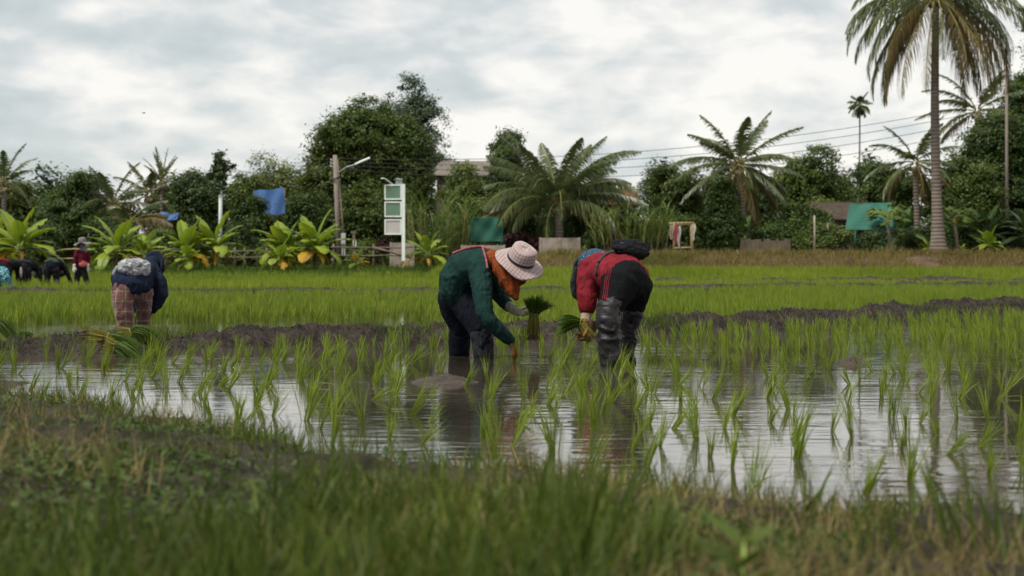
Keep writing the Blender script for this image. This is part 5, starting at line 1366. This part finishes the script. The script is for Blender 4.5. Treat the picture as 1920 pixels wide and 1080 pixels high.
BAN = [  # px, Y, height, label, leaves, leaf length, width, old, seed
    (38, 68, 2.55, 'banana plant with broad arching leaves cut by the picture edge', 10, 1.5, .40, 2, 3),
    (-8, 70, 2.7, 'banana plant half hidden at the picture edge', 8, 1.5, .40, 1, 4),
    (218, 67.5, 2.35, 'banana plant above the man with the white bag', 12, 1.35, .38, 3, 6),
    (272, 69, 1.9, 'lower banana plant between the white bag and the third clump', 7, 1.0, .32, 1, 7),
    (352, 67.5, 2.3, 'banana plant with orange dead leaves in the third clump', 9, 1.2, .36, 4, 8),
    (402, 68, 2.5, 'taller banana plant in the third clump with upright leaves', 10, 1.3, .36, 3, 9),
    (350, 66.3, 1.3, 'small banana sucker at the foot of the third clump', 6, .7, .22, 1, 10),
    (536, 67.5, 2.35, 'banana plant forming the dark half of the largest clump', 10, 1.25, .40, 2, 12),
    (592, 67, 2.55, 'banana plant with golden hanging leaves in the largest clump', 11, 1.35, .38, 4, 13),
    (526, 66, 1.25, 'small banana sucker under the largest clump', 6, .75, .24, 2, 14),
    (803, 67, 1.75, 'banana plant to the side of the panel sign', 8, .95, .26, 2, 16),
    (1688, 73.2, 2.5, 'banana plant between the slanted sheet and the tall palm trunk', 9, 1.3, .34, 1, 17, True),
    (1800, 75.5, 2.6, 'banana plant with one orange leaf behind the tall palm', 9, 1.3, .36, 1, 18, True),
    (1846, 76, 2.7, 'dark banana plant behind the young bright one', 9, 1.35, .36, 0, 19, True),
    (1925, 74, 2.5, 'banana plant cut by the picture edge beside the massive tree', 9, 1.35, .36, 0, 20, True),
    (1540, 76, 2.3, 'banana plant behind the white stake', 9, 1.2, .32, 0, 21, True),
    (1852, 71.6, 1.15, 'young bright green banana plant on the bank', 6, .68, .27, 0, 22),
    (1385 + 5, 76, 2.2, 'dark banana plant under the brown palm fronds', 7, 1.1, .3, 1, 23, True),
    (1741, 71.8, .72, 'tiny yellow green banana sucker at the foot of the tall palm', 6, .5, .14, 0, 24),
    (1805, 71.5, .35, 'tiny leafy sucker on the bank beside the white stake', 4, .28, .1, 0, 25),
]
for a in BAN:
    dk = len(a) > 9
    banana(a[0], a[1], a[2], a[3], a[4], a[5], a[6], a[7], a[8], dk, stemr=.10 if a[2] > 1.5 else .05)
# yellow young plant beside the shrubs
banana(672, 67.5, .75, 'yellow dying banana sucker beside the largest clump', 5, .55, .16, 3, 31, stemr=.035, yel=1)

# papaya ----------------------------------------------------------------
def papaya(px, Y, H, label, seed, nl=16):
    random.seed(seed); b = W(px, 0, Y); g = float(groundz(np.array([b.x]), np.array([Y]))[0])
    e = empty('papaya_tree', (b.x, Y, g), label, 'papaya tree', 'papaya trees on the bank')
    top = Vector((b.x - .12, Y, g + H)); m = MB(); m.tube([(b.x + .05, Y, g - .1), (b.x, Y, g + H * .5), top], [.085, .07, .05], 10); m.part('trunk', M['polec'], e, True)
    V, F_ = [], []
    m = MB()
    for i in range(nl):
        az = i * 2.4; el = random.uniform(-.3, .9); L = random.uniform(.5, .95)
        d = Vector((math.cos(az) * math.cos(el), math.sin(az) * math.cos(el), math.sin(el))); tip = top + d * L
        m.tube([top, top + d * L * .5 + Vector((0, 0, .05)), tip], [.014, .01, .008], 5)
        for k in range(7):
            a2 = az + (k - 3) * .42; dd = Vector((math.cos(a2), math.sin(a2), -.45 + random.uniform(-.2, .1))).normalized(); s_ = dd.cross(Vector((0, 0, 1))).normalized()
            l = .44 * (1 - .09 * abs(k - 3)); bb = len(V)
            V += [tip, tip + dd * l * .5 + s_ * .085, tip + dd * l, tip + dd * l * .5 - s_ * .085]; F_.append((bb, bb + 1, bb + 2, bb + 3))
    m.part('leaf_stalks', M['rib'], e, True)
    part('leaves', np.array([tuple(a) for a in V]), np.array(F_), M['cane'], e)
    m = MB()
    m.tube([top + Vector((.02, -.1, z_)) for z_ in (-.12, -.16, -.26, -.36, -.40)], [.02, .06, .075, .05, .01], 8); m.part('fruit', M['banana_old'], e, True)
papaya(1668, 71.6, 1.75, 'papaya tree in front of the slanted green sheet', 41, 30)
papaya(1793, 71.9, 1.75, 'papaya tree with yellowish leaves beside the tall palm', 42, 16)

# tall reeds and sugar cane ---------------------------------------------
def cane(name, px0, px1, Y, H, label, n, seed, mat='cane', ns=26, lw=.04):
    global rng
    keep = rng; rng = np.random.default_rng(seed)
    a, b = W(px0, 0, Y), W(px1, 0, Y); cx = (a.x + b.x) / 2; g = float(groundz(np.array([cx]), np.array([Y]))[0])
    e = empty(name, (cx, Y, g), label, 'cane clump', 'cane clumps at the garden edge')
    sx = U(a.x, b.x, ns); sy = Y + U(-.5, .5, ns); m = MB(); tops = []
    for i in range(ns):
        h = H * U(.45, .75, 1)[0]; lx = (sx[i] - cx) * .18 + rng.normal(0, .08)
        m.tube([(sx[i], sy[i], g - .05), (sx[i] + lx * .4, sy[i], g + h * .5), (sx[i] + lx, sy[i], g + h)], [.022, .018, .012], 5); tops.append((lx, h))
    m.part('stalks', M['canestem'], e, True)
    tops = np.array(tops); k = rng.integers(0, ns, n); t = U(.25, 1, n)
    base = np.stack([sx[k] + tops[k, 0] * t, sy[k] + rng.normal(0, .05, n), g + tops[k, 1] * t], 1)
    v, f = blades(base, U(0, 6.28, n), U(.05, .45, n), H * U(.22, .42, n), lw * U(.6, 1.2, n), U(.5, 2.1, n), 6)
    rng = keep
    part('leaves', v, f, M[mat], e)
cane('reed_clump', 772, 870, 72, 4.0, 'tall grey green reeds beside the panel sign', 520, 61, ns=34)
cane('sugar_cane', 1118, 1255, 72.2, 2.8, 'sugar cane with bright drooping leaves beside the bamboo stand', 560, 62, ns=40, lw=.05)
cane('reed_clump', 825, 905, 73.5, 3.0, 'reeds between the tall reeds and the netting sheet', 260, 63, ns=20)

# grass of the meadow, the dry bank and the field edge -------------------
def scatter(n, f_px0, f_px1, Y0, Y1, L, w, mat, label, lean=.35, curve=.9, dens=None, K=2, name='grass'):
    Y = U(Y0, Y1, n); px = U(f_px0, f_px1, n); x = (px - CX) / FPX * Y
    if dens: k = fbm2(x, Y, dens[0], 3, dens[1]) > dens[2]; x, Y = x[k], Y[k]
    z = groundz(x, Y)
    grass_obj(name, x, Y, z, L * U(.4, 1.15, len(x)) * (1 + .4 * fbm2(x, Y, .5, 2, 99)), w * U(.6, 1.2, len(x)), lean, curve, mat, label, K=K)
scatter(36000, -160, 980, 60, 74, .22, .022, M['meadow'], 'meadow grass between the far rice and the banana plants')
scatter(9000, -160, 900, 66, 75, .42, .02, M['grass'], 'longer dark grass around the banana plants', dens=(.6, 111, .02))
scatter(34000, 950, 2080, 66.0, 70.2, .40, .024, M['bankdry'], 'dry golden grass hanging over the field bank', .5, 1.1, (.45, 113, -.32), name='dry_grass')
scatter(12000, 1010, 1330, 66.3, 70.5, .30, .020, M['meadow'], 'green grass on the bank beside the concrete wall', .4, 1.0, (.6, 115, .05))
scatter(16000, 960, 2080, 69.6, 73.5, .14, .018, M['meadow'], 'short green grass along the top of the bank', .4, .9)

# ------------------------------------------------------------------ built things
def gz_at(px, Y): x = (px - CX) / FPX * Y; return x, float(groundz(np.array([x]), np.array([Y]))[0])
def panel(mb, px0, px1, py0, py1, Y, th): 
    a, b = W(px0, py1, Y), W(px1, py0, Y); mb.box(((a.x + b.x) / 2, Y, (a.z + b.z) / 2), ((b.x - a.x) / 2, th / 2, (b.z - a.z) / 2))
def frame(mb, px0, px1, py0, py1, Y, th, wpx):
    panel(mb, px0, px1, py0, py0 + wpx, Y, th); panel(mb, px0, px1, py1 - wpx, py1, Y, th)
    panel(mb, px0, px0 + wpx, py0 + wpx, py1 - wpx, Y, th); panel(mb, px1 - wpx, px1, py0 + wpx, py1 - wpx, Y, th)
# three panel sign
def sign():
    Y = 66.0; x, g = gz_at(757, Y)
    e = empty('panel_sign', (x, Y, g), 'white post carrying three framed faded panels and a small lamp', 'sign')
    m = MB(); panel(m, 753.5, 759.5, 345, 489, Y, .13); m.part('post', M['white'], e)
    for py0, py1, mt, lab in ((346, 374.5, 'sign_green', None), (378, 407, 'sign_green', None), (411, 440, 'sign_pale', 'pale pinkish bottom panel')):
        f = MB(); frame(f, 721, 753, py0, py1, Y, .09, 2.3); fr = f.part('frame', M['white'], e)
        p = MB(); panel(p, 723.3, 750.7, py0 + 2.3, py1 - 2.3, Y, .04); q = p.part('panel', M[mt], fr)
        if lab: q['label'] = lab
    m = MB(); s = W(737, 346, Y); m.tube([s, s + Vector((-.22, -.05, .16)), s + Vector((-.34, -.12, .24))], [.022, .02, .018], 6)
    m.box(s + Vector((-.40, -.16, .24)), (.09, .06, .02)); m.part('lamp_arm', M['white'], e, True)
    m = MB(); c = W(748, 340, Y); m.box(c, (.14, .02, .12), Matrix.Rotation(.5, 3, 'X') @ Matrix.Rotation(.12, 3, 'Y')); m.part('solar_panel', M['metal'], e)
sign()
def pole(px_b, px_t, py_t, Y, r0, r1, label, mat='polec', name='utility_pole', group='poles carrying the power lines'):
    x, g = gz_at(px_b, Y); e = empty(name, (x, Y, g), label, 'pole', group)
    m = MB(); m.tube([(x, Y, g - .2), W(px_t, py_t, Y)], [r0, r1], 10); m.part('shaft', M[mat], e, True); return e
Yp = 76
e = pole(637, 628, 291, Yp, .125, .105, 'leaning weathered pole with a long lamp arm')
m = MB(); s = W(633, 325, Yp); m.tube([s, W(650, 313, Yp - .3), W(667, 308, Yp - .6)], [.03, .026, .024], 6); arm = m.part('lamp_arm', M['metal'], e, True)
m = MB(); a, b = W(665, 308.5, Yp - .58), W(694, 296, Yp - 1.0); m.tube([a, a.lerp(b, .04), a.lerp(b, .5), a.lerp(b, .96), b], [.02, .05, .062, .05, .02], 8); m.part('lamp_head', M['white'], arm, True)
m = MB()
for py in (300, 306, 312): c = W(626, py, Yp); m.box(c, (.16, .03, .02)); m.tube([c + Vector((-.14, 0, 0)), c + Vector((-.14, 0, .08))], .03, 6)
m.part('insulator_bracket', M['metal'], e)
m = MB(); s = W(630, 334, Yp); m.tube([s + Vector((math.cos(i * .7) * .18, math.sin(i * .7) * .18, (i % 5) * .05 - .1)) for i in range(24)], .022, 5); m.part('cable_coil', M['cable'], e, True)
m = MB()
m.tube([W(632, 300, Yp), W(636, 340, Yp), W(641, 400, Yp), W(646, 470, Yp)], .045, 8); m.part('brace', M['polec'], e, True)
e = pole(413, 414, 292, 78, .10, .085, 'white pole wrapped in dark climbing vine', 'white')
rk = rng; rng = np.random.default_rng(8)
lob = [(tuple(W(413 + d, y, 78)), (r, r, .5)) for y, r, d in ((300, .30, 0), (315, .42, 1), (330, .36, -1), (345, .3, 1), (362, .26, 0))] + [(tuple(W(432, 312, 78)), (.35, .2, .14)), (tuple(W(398, 330, 78)), (.3, .2, .2))]
v, f = leaf_cloud(lob, 110, 24, .2, .075, .4); rng = rk
part('vine', v, f, M['tree_dark'], e)
e = pole(1888, 1887, 88, 82, .09, .07, 'slender pale pole rising beside the tall palm crown')
m = MB(); c = W(1887, 95, 82); m.box(c, (.35, .03, .03)); m.part('crossarm', M['metal'], e)
# power lines
def line(a, b, sag, label, r=.014, n=26):
    m = MB(); m.tube([a.lerp(b, i / n) + Vector((0, 0, -sag * 4 * (i / n) * (1 - i / n))) for i in range(n + 1)], r, 5)
    o = m.thing('power_line', M['cable'], a, True); tag(o, label, 'power line', 'power lines over the gardens')
pa = lambda py: W(626, py, Yp)
for i, (y0, y1, lab) in enumerate(((297, 186, 'uppermost power line running past the tall palm'), (303, 199, 'second power line down from the leaning pole'), (309, 214, 'third power line down from the leaning pole'), (316, 232, 'lowest power line from the leaning pole to the slender pole'))):
    line(pa(y0), W(1887, y1, 82), 1.0 + .12 * i, lab)
line(W(1887, 192, 82), W(2150, 150, 84), .5, 'power line leaving the slender pole at the picture edge')
line(W(626, 300, Yp), W(413, 312, 78), .45, 'power line between the leaning pole and the vine pole')
line(W(626, 308, Yp), W(413, 324, 78), .5, 'lower of two power lines to the vine pole')
line(W(413, 312, 78), W(100, 358, 80), .5, 'power line from the vine pole over the round tree')
line(W(413, 320, 78), W(90, 368, 80), .5, 'lower power line from the vine pole over the round tree')

def wall_thing(name, px0, px1, py0, Y, label, mat, catg='wall', th=.12, cap=True):
    x0, g = gz_at(px0, Y); x1, _ = gz_at(px1, Y); top = W(px0, py0, Y).z; cx = (x0 + x1) / 2
    e = empty(name, (cx, Y, g), label, catg, 'garden walls and fences')
    m = MB(); m.box((cx, Y, (g - .2 + top) / 2), ((x1 - x0) / 2, th / 2, (top - g + .2) / 2)); m.part('wall', M[mat], e)
    m = MB(); n = max(2, int((x1 - x0) / .9))
    for i in range(n + 1): m.box((x0 + (x1 - x0) * i / n, Y - th / 2 - .012, (g - .1 + top) / 2), (.05, .012, (top - g + .1) / 2 + .02))
    m.part('pillars', M[mat], e)
    return e
wall_thing('garden_wall', 1013, 1086, 446, 71.5, 'low pale concrete wall below the short coconut palm', 'concrete')
wall_thing('garden_wall', 866, 945, 460, 71.6, 'low concrete wall under the green netting sheet', 'concrete')
wall_thing('garden_wall', 733, 775, 455, 71.5, 'stained concrete wall behind the panel sign post', 'concrete')
def plank_fence(px0, px1, py, Y, label, mat='darkwood', seed=3):
    random.seed(seed); x0, g = gz_at(px0, Y); x1, _ = gz_at(px1, Y); e = empty('plank_fence', ((x0 + x1) / 2, Y, g), label, 'fence', 'garden walls and fences')
    top = W(px0, py, Y).z; m = MB(); x = x0
    while x < x1:
        w = random.uniform(.10, .16); h = top + random.uniform(-.08, .08); m.box((x + w / 2, Y + random.uniform(-.01, .01), (g - .1 + h) / 2), (w / 2 - .006, .015, (h - g + .1) / 2)); x += w
    m.part('planks', M[mat], e); m = MB(); m.box(((x0 + x1) / 2, Y + .04, g + (top - g) * .7), ((x1 - x0) / 2, .02, .03)); m.part('rail', M[mat], e)
plank_fence(1388, 1482, 450, 73.6, 'grey plank fence behind the dry bank below the brown palm fronds', seed=3)
plank_fence(1535, 1595, 452, 74, 'short plank fence behind the white stake', seed=4)
# netting sheets on posts
def net(px, pts, Y, label, legs, slope=0.):
    x, g = gz_at(px, Y); e = empty('netting_sheet', (x, Y, g), label, 'sheet', 'green netting sheets')
    P = [W(a, b, Y + (slope if i < 2 else 0)) for i, (a, b) in enumerate(pts)]; n = 14; V, F_ = [], []
    for j in range(n + 1):
        for i in range(n + 1):
            u, v_ = i / n, j / n; p = P[0].lerp(P[1], u).lerp(P[3].lerp(P[2], u), v_)
            V.append(p + Vector((0, .07 * math.sin(u * 9) * math.sin(v_ * 6 + u * 3), 0)))
    for j in range(n):
        for i in range(n): k = j * (n + 1) + i; F_.append((k, k + 1, k + n + 2, k + n + 1))
    part('netting', np.array([tuple(a) for a in V]), np.array(F_), M['green_net'], e, True)
    m = MB()
    k = Vector((0, .04, 0)); m.tube([P[0] + k, P[1] + k, P[2] + k, P[3] + k, P[0] + k], .025, 6); m.part('frame', M['green_net'], e, True)
    for (a, b, c, d_) in legs: m = MB(); m.tube([W(a, b, Y + .05), W(c, d_, Y + .05)], .03, 6); m.part('leg', M['green_net'], e, True)
net(912, [(882, 409), (944, 407), (943, 452), (881, 453)], 72.2, 'upright green netting sheet behind the planter in green', [(886, 410, 886, 480), (940, 410, 940, 480)])
net(1630, [(1594, 383), (1672, 380), (1676, 430), (1585, 431)], 72.4, 'slanted green netting sheet on two legs beside the papaya tree', [(1604, 430, 1603, 468), (1660, 430, 1646, 470)], 1.1)
# blue tarpaulins
def tarp(px, pts, Y, label, g):
    P = [W(*p, Y) for p in pts]; n = 10; V, F_ = [], []
    for j in range(n + 1):
        for i in range(n + 1):
            u, v_ = i / n, j / n; p = P[0].lerp(P[1], u).lerp(P[3].lerp(P[2], u), v_); V.append(p + Vector((0, v_ * -.3 + .05 * math.sin(u * 11 + v_ * 5), .03 * math.sin(u * 8))))
    for j in range(n):
        for i in range(n): k = j * (n + 1) + i; F_.append((k, k + 1, k + n + 2, k + n + 1))
    x = W(px, 0, Y).x; e = empty('tarpaulin_shelter', (x, Y, g), label, 'shelter', 'blue tarpaulin shelters')
    part('tarpaulin', np.array([tuple(a) for a in V]), np.array(F_), M['blue'], e, True)
    m = MB()
    for p in (P[0], P[1]): m.tube([p + Vector((0, .3, 0)), Vector((p.x, p.y + .3, g))], .03, 6)
    m.part('posts', M['darkwood'], e, True)
tarp(505, [(474, 358), (532, 352), (537, 402), (490, 402)], 81.0, 'large bright blue tarpaulin roof among the trees', .5)
tarp(312, [(300, 398), (336, 400), (334, 413), (298, 412)], 79, 'small blue tarpaulin patch behind the third banana clump', .5)
# houses
def house(name, px0, px1, py_r, py_e, Y, mat, label, wallmat='dark', depth=5, hip=.12, rise=1.6):
    a, b = W(px0, py_e, Y), W(px1, py_r, Y); g = float(groundz(np.array([(a.x + b.x) / 2]), np.array([Y]))[0]); cx = (a.x + b.x) / 2
    e = empty(name, (cx, Y, g), label, 'house', 'houses among the trees')
    w = b.x - a.x; ze, zr = a.z, b.z; th = .1
    fr, bk = Y, Y + depth; mid = (fr + bk) / 2
    A = [(a.x, fr, ze), (b.x, fr, ze), (b.x - w * hip, mid, zr), (a.x + w * hip, mid, zr), (b.x, bk, ze), (a.x, bk, ze)]
    V = A + [(x, y, z - th) for x, y, z in A]
    F_ = [(0, 1, 2, 3), (1, 4, 2), (4, 5, 3, 2), (5, 0, 3), (6, 9, 8, 7), (7, 8, 10), (10, 8, 9, 11), (11, 9, 6), (0, 6, 7, 1), (1, 7, 10, 4), (4, 10, 11, 5), (5, 11, 6, 0)]
    rf = part('roof', np.array(V), [list(f) for f in F_], M[mat], e)
    m = MB()
    for k in range(9):
        t = (k + .5) / 9; z = ze + (zr - ze) * t; y = fr + (mid - fr) * t; m.box((cx, y - .03, z + .02), ((w / 2) * (1 - 2 * hip * t) - .02, .03, .018))
    m.part('roof_ribs', M[mat], rf)
    m = MB(); m.box((cx, mid, (g + ze) / 2 - .1), (w / 2 - .4, depth / 2 - .4, (ze - g) / 2)); wl = m.part('wall', M['darkwood' if wallmat == 'dark' else wallmat], e)
    m = MB(); m.box((cx - w * .15, fr + .385, g + (ze - g) * .42), (.42, .02, (ze - g) * .42)); m.part('door', M['dark'], e)
    m = MB(); m.box((cx + w * .2, fr + .385, g + (ze - g) * .58), (.4, .02, (ze - g) * .2)); m.part('window', M['dark'], e)
house('house', 806, 950, 297, 326, 97, 'roof2', 'house with a long grey tin roof beyond the wide olive dome')
house('house', 1132, 1206, 348, 380, 84, 'tile', 'house with a brown tiled roof behind the sugar cane')
house('thatched_hut', 1528, 1650, 376, 408, 79, 'roof', 'low thatched hut behind the slanted green sheet', depth=4, hip=.08)
house('thatched_hut', 1240, 1340, 392, 420, 82, 'roof', 'thatched hut half hidden behind the bamboo stand', depth=4, hip=.1)
# bamboo stand with hanging clothes
def stand():
    Y = 71.2; x, g = gz_at(1273, Y); e = empty('bamboo_stand', (x, Y, g), 'small bamboo frame with clothes hung on it at the bank', 'stand')
    m = MB()
    for a in (1264, 1298): m.tube([(W(a, 0, Y).x, Y, g - .1), W(a, 418, Y)], .045, 8)
    for a in (1266, 1299): m.tube([(W(a, 0, Y).x, Y + .7, g - .1), W(a, 420, Y) + Vector((0, .7, 0))], .035, 8)
    m.part('posts', M['bamboo'], e, True); m = MB()
    m.tube([W(1255, 419, Y), W(1302, 418, Y)], .045, 8); m.tube([W(1258, 421, Y) + Vector((0, .7, 0)), W(1302, 420, Y) + Vector((0, .7, 0))], .035, 8)
    for k in range(5): p = W(1266 + 7.5 * k, 417, Y); m.tube([p - Vector((0, .1, 0)), p + Vector((0, .8, .02))], .022, 6)
    m.tube([W(1262, 465, Y), W(1300, 464, Y)], .04, 8); m.part('rails', M['bamboo'], e, True)
    def rag(px, py, w, h, mat, lab, nm='hung_cloth'):
        c = W(px, py, Y - .06); V, F_ = [], []; n = 8
        for j in range(n + 1):
            for i in range(n + 1):
                u, v_ = i / n - .5, j / n; V.append(c + Vector((u * w * (1 - .3 * v_) + .03 * math.sin(v_ * 7), .05 * math.sin(u * 14) , -v_ * h + .03 * math.sin(u * 9))))
        for j in range(n):
            for i in range(n): k = j * (n + 1) + i; F_.append((k, k + 1, k + n + 2, k + n + 1))
        o = thing_mesh(nm, np.array([tuple(a) for a in V]), np.array(F_), mat, c, True); tag(o, lab, 'cloth', 'clothes hung on the bamboo stand')
    rag(1259, 422, .25, .62, M['cream'], 'pale cloth hanging outside the first bamboo post')
    rag(1267, 423, .22, .80, M['rag'], 'pinkish red cloth hanging on the bamboo post')
    rag(1273, 424, .16, .95, M['whiteglove'], 'long whitish cloth hanging beside the red one')
    rag(1300, 420, .2, .72, M['whiteglove'], 'pale bag-like cloth hanging from the far bamboo post')
M['rag'] = cloth('faded_pink_cloth', (.42, .10, .14), (.30, .06, .09))
stand()
# stakes
for px, py, Y, lab in ((1527, 404, 71.4, 'white stake standing on the bank before the bright shrub'), (1552, 418, 74, 'thin grey stake beside the thatched hut')):
    x, g = gz_at(px, Y); m = MB(); m.tube([(x, Y, g - .2), (x + .01, Y, (g + W(px, py, Y).z) / 2), W(px, py, Y)], [.05, .045, .04], 8)
    tag(m.thing('stake', M['polec'] if px == 1552 else M['concrete'], (x, Y, g), True), lab, 'stake')
# bamboo rail fences
def rail_fence(px0, px1, pys, Y, label, posts, seed):
    random.seed(seed); x, g = gz_at((px0 + px1) / 2, Y); e = empty('rail_fence', (x, Y, g), label, 'fence', 'bamboo rail fences at the field edge')
    for py in pys:
        m = MB(); n = 6; m.tube([W(px0 + (px1 - px0) * i / n, py[0] + (py[1] - py[0]) * i / n + random.uniform(-1.2, 1.2), Y) for i in range(n + 1)], .035, 6); m.part('rail', M['darkwood'] if seed % 2 else M['bamboo'], e, True)
    for p in posts:
        m = MB(); xx, gg = gz_at(p, Y); m.tube([(xx, Y + .06, gg - .2), W(p, min(a for a, _ in pys) - 6, Y) + Vector((0, .06, 0))], .05, 7); m.part('post', M['darkwood'], e, True)
rail_fence(88, 192, [(470, 466), (485, 484)], 69.2, 'pale bamboo rails behind the standing planter', [92, 140, 190], 2)
rail_fence(240, 510, [(470, 472), (482, 482)], 70.5, 'dark rails running behind the second and third banana clumps', [255, 310, 372, 440, 458, 500], 3)
rail_fence(620, 775, [(463, 464), (478, 480)], 69.3, 'grey rails sagging between the largest banana clump and the panel sign', [625, 664, 700], 5)
m = MB(); m.tube([W(700, 464, 68.8), W(735, 473, 68.6), W(772, 484, 68.4)], [.06, .05, .045], 7)
tag(m.thing('fallen_branch', M['darkwood'], W(735, 484, 68.6), True), 'fallen branch leaning over the rails towards the sign post', 'branch')
# meter box and post
Y = 71; x, g = gz_at(645, Y); e = empty('meter_box', (x, Y, g), 'grey metal box on legs behind the golden banana leaves', 'box')
m = MB(); panel(m, 640, 648, 437, 458, Y, .2); m.part('case', M['metal'], e); m = MB(); panel(m, 641, 643, 458, 480, Y, .06); panel(m, 645, 647, 458, 480, Y, .06); m.part('leg_frame', M['metal'], e)
m = MB(); panel(m, 640.7, 647.3, 439, 456, Y - .108, .012); m.part('door', M['metal'], e)
x, g = gz_at(663, Y); e = empty('gate_post', (x, Y, g), 'brown post with a small pale box beside the light shrub', 'post')
m = MB(); panel(m, 661, 666, 433, 482, Y, .13); panel(m, 658, 668, 433, 438, Y, .16); m.part('shaft', M['darkwood'], e)
m = MB(); frame(m, 662, 668, 450, 462, Y - .12, .06, 1.3); m.part('box', M['white'], e)
# birds
def bird(p, s, label, yaw, fly):
    e = empty('bird', p, label, 'bird', 'small dark birds'); p = Vector(p); c, sn = math.cos(yaw), math.sin(yaw)
    f = Vector((c, sn, 0)); sd = Vector((-sn, c, 0)); up = Vector((0, 0, 1)); m = MB()
    tilt = 0 if fly else .55
    ax = (f * math.cos(tilt) + up * math.sin(tilt))
    m.tube([p - ax * s * .55, p - ax * s * .35, p, p + ax * s * .28, p + ax * s * .40, p + ax * s * .5, p + ax * s * .6], [s * .03, s * .1, s * .17, s * .13, s * .10, s * .07, .004], 8)
    m.tube([p - ax * s * .4, p - ax * s * .95], [s * .06, s * .09], 5); m.part('body', M['cable'], e, True)
    for q in (-1, 1):
        if fly: V = [p + f * s * .2, p + f * s * .15 + sd * q * s * .6 + up * s * .25, p - f * s * .1 + sd * q * s * 1.1 + up * s * .1, p - f * s * .2 + sd * q * s * .5 + up * s * .15, p - f * s * .2]
        else: V = [p + ax * s * .2 + sd * q * s * .15, p + sd * q * s * .2 - ax * s * .2, p - ax * s * .7 + sd * q * s * .1, p - ax * s * .2 + sd * q * s * .1 + up * s * .12]
        V2 = [a + Vector((0, 0, .012)) for a in V]; n = len(V)
        part('wing', np.array([tuple(a) for a in V + V2]), [list(range(n)), list(range(2 * n - 1, n - 1, -1))] + [[i, (i + 1) % n, n + (i + 1) % n, n + i] for i in range(n)], M['cable'], e)
    if not fly:
        m = MB()
        for q in (-1, 1): m.tube([p - up * s * .1 + sd * q * s * .06, p - up * s * .75 + sd * q * s * .06], .006, 5)
        m.part('leg_pair', M['cable'], e)
bird(W(270, 212, 60), .10, 'tiny dark bird flying below the grey cloud', .5, True)
bird(W(1722, 523, 49), .17, 'dark bird perched low over the far rice below the tall palm', 2.6, False)

tree('small_tree', 436, 512, 366, 500, 78.5, 'tree_dark', 'dark tree covering the lower corner of the large blue tarpaulin', 170, 26, 12, .12, .42, 131)
tree('small_tree', 534, 600, 350, 500, 78.5, 'tree_dark', 'dark tree closing in beside the large blue tarpaulin', 150, 26, 12, .12, .42, 132)

tree('garden_tree', 838, 925, 303, 480, 80, 'tree_mid', 'leafy young tree half covering the grey tin roof', 170, 26, 14, .12, .45, 141)
tree('garden_tree', 1475, 1560, 372, 490, 76.5, 'tree_dark', 'dark low tree crowding the end of the thatched hut', 120, 26, 12, .11, .42, 142)
# ------------------------------------------------------------------ what the planters hold
bundle('seedling_bundle', W(1001, 590, 12.86), (-.02, .1, -1), (.22, .1, 1), .19, .25, .036, .17, 700, 'upright seedling bundle held out by the planter in green', G_B, .35)
bundle('seedling_bundle', W(1088, 606, 12.12), (.55, .1, -.8), (-1, 0, .22), .15, .19, .030, .095, 400, 'seedling bundle pointing out of the hand of the planter in red', G_B, .25)
def held(px, py, Y, px2, py2, n, label):
    a, b = W(px, py, Y), W(px2, py2, Y); d = (b - a); az = math.atan2(0, -d.x if d.z < 0 else d.x)
    base = np.stack([b.x + rng.normal(0, .008, n), np.full(n, Y) + rng.normal(0, .01, n), np.full(n, b.z)], 1)
    v, f = blades(base, np.full(n, math.pi if px < px2 else 0.) + rng.normal(0, .8, n), np.abs(rng.normal(.12, .1, n)), (a - b).length * U(.7, 1.1, n), np.full(n, .008), U(0, .4, n), 4)
    o = thing_mesh('rice_seedling', v, f, M['rice'], b); tag(o, label, 'seedling')
held(968, 622, 12.5, 974, 676, 12, 'slim tuft being set into the water by the glove of the planter in green')
held(985, 600, 12.75, 982, 645, 12, 'slim tuft hanging just beside the upright held bundle')
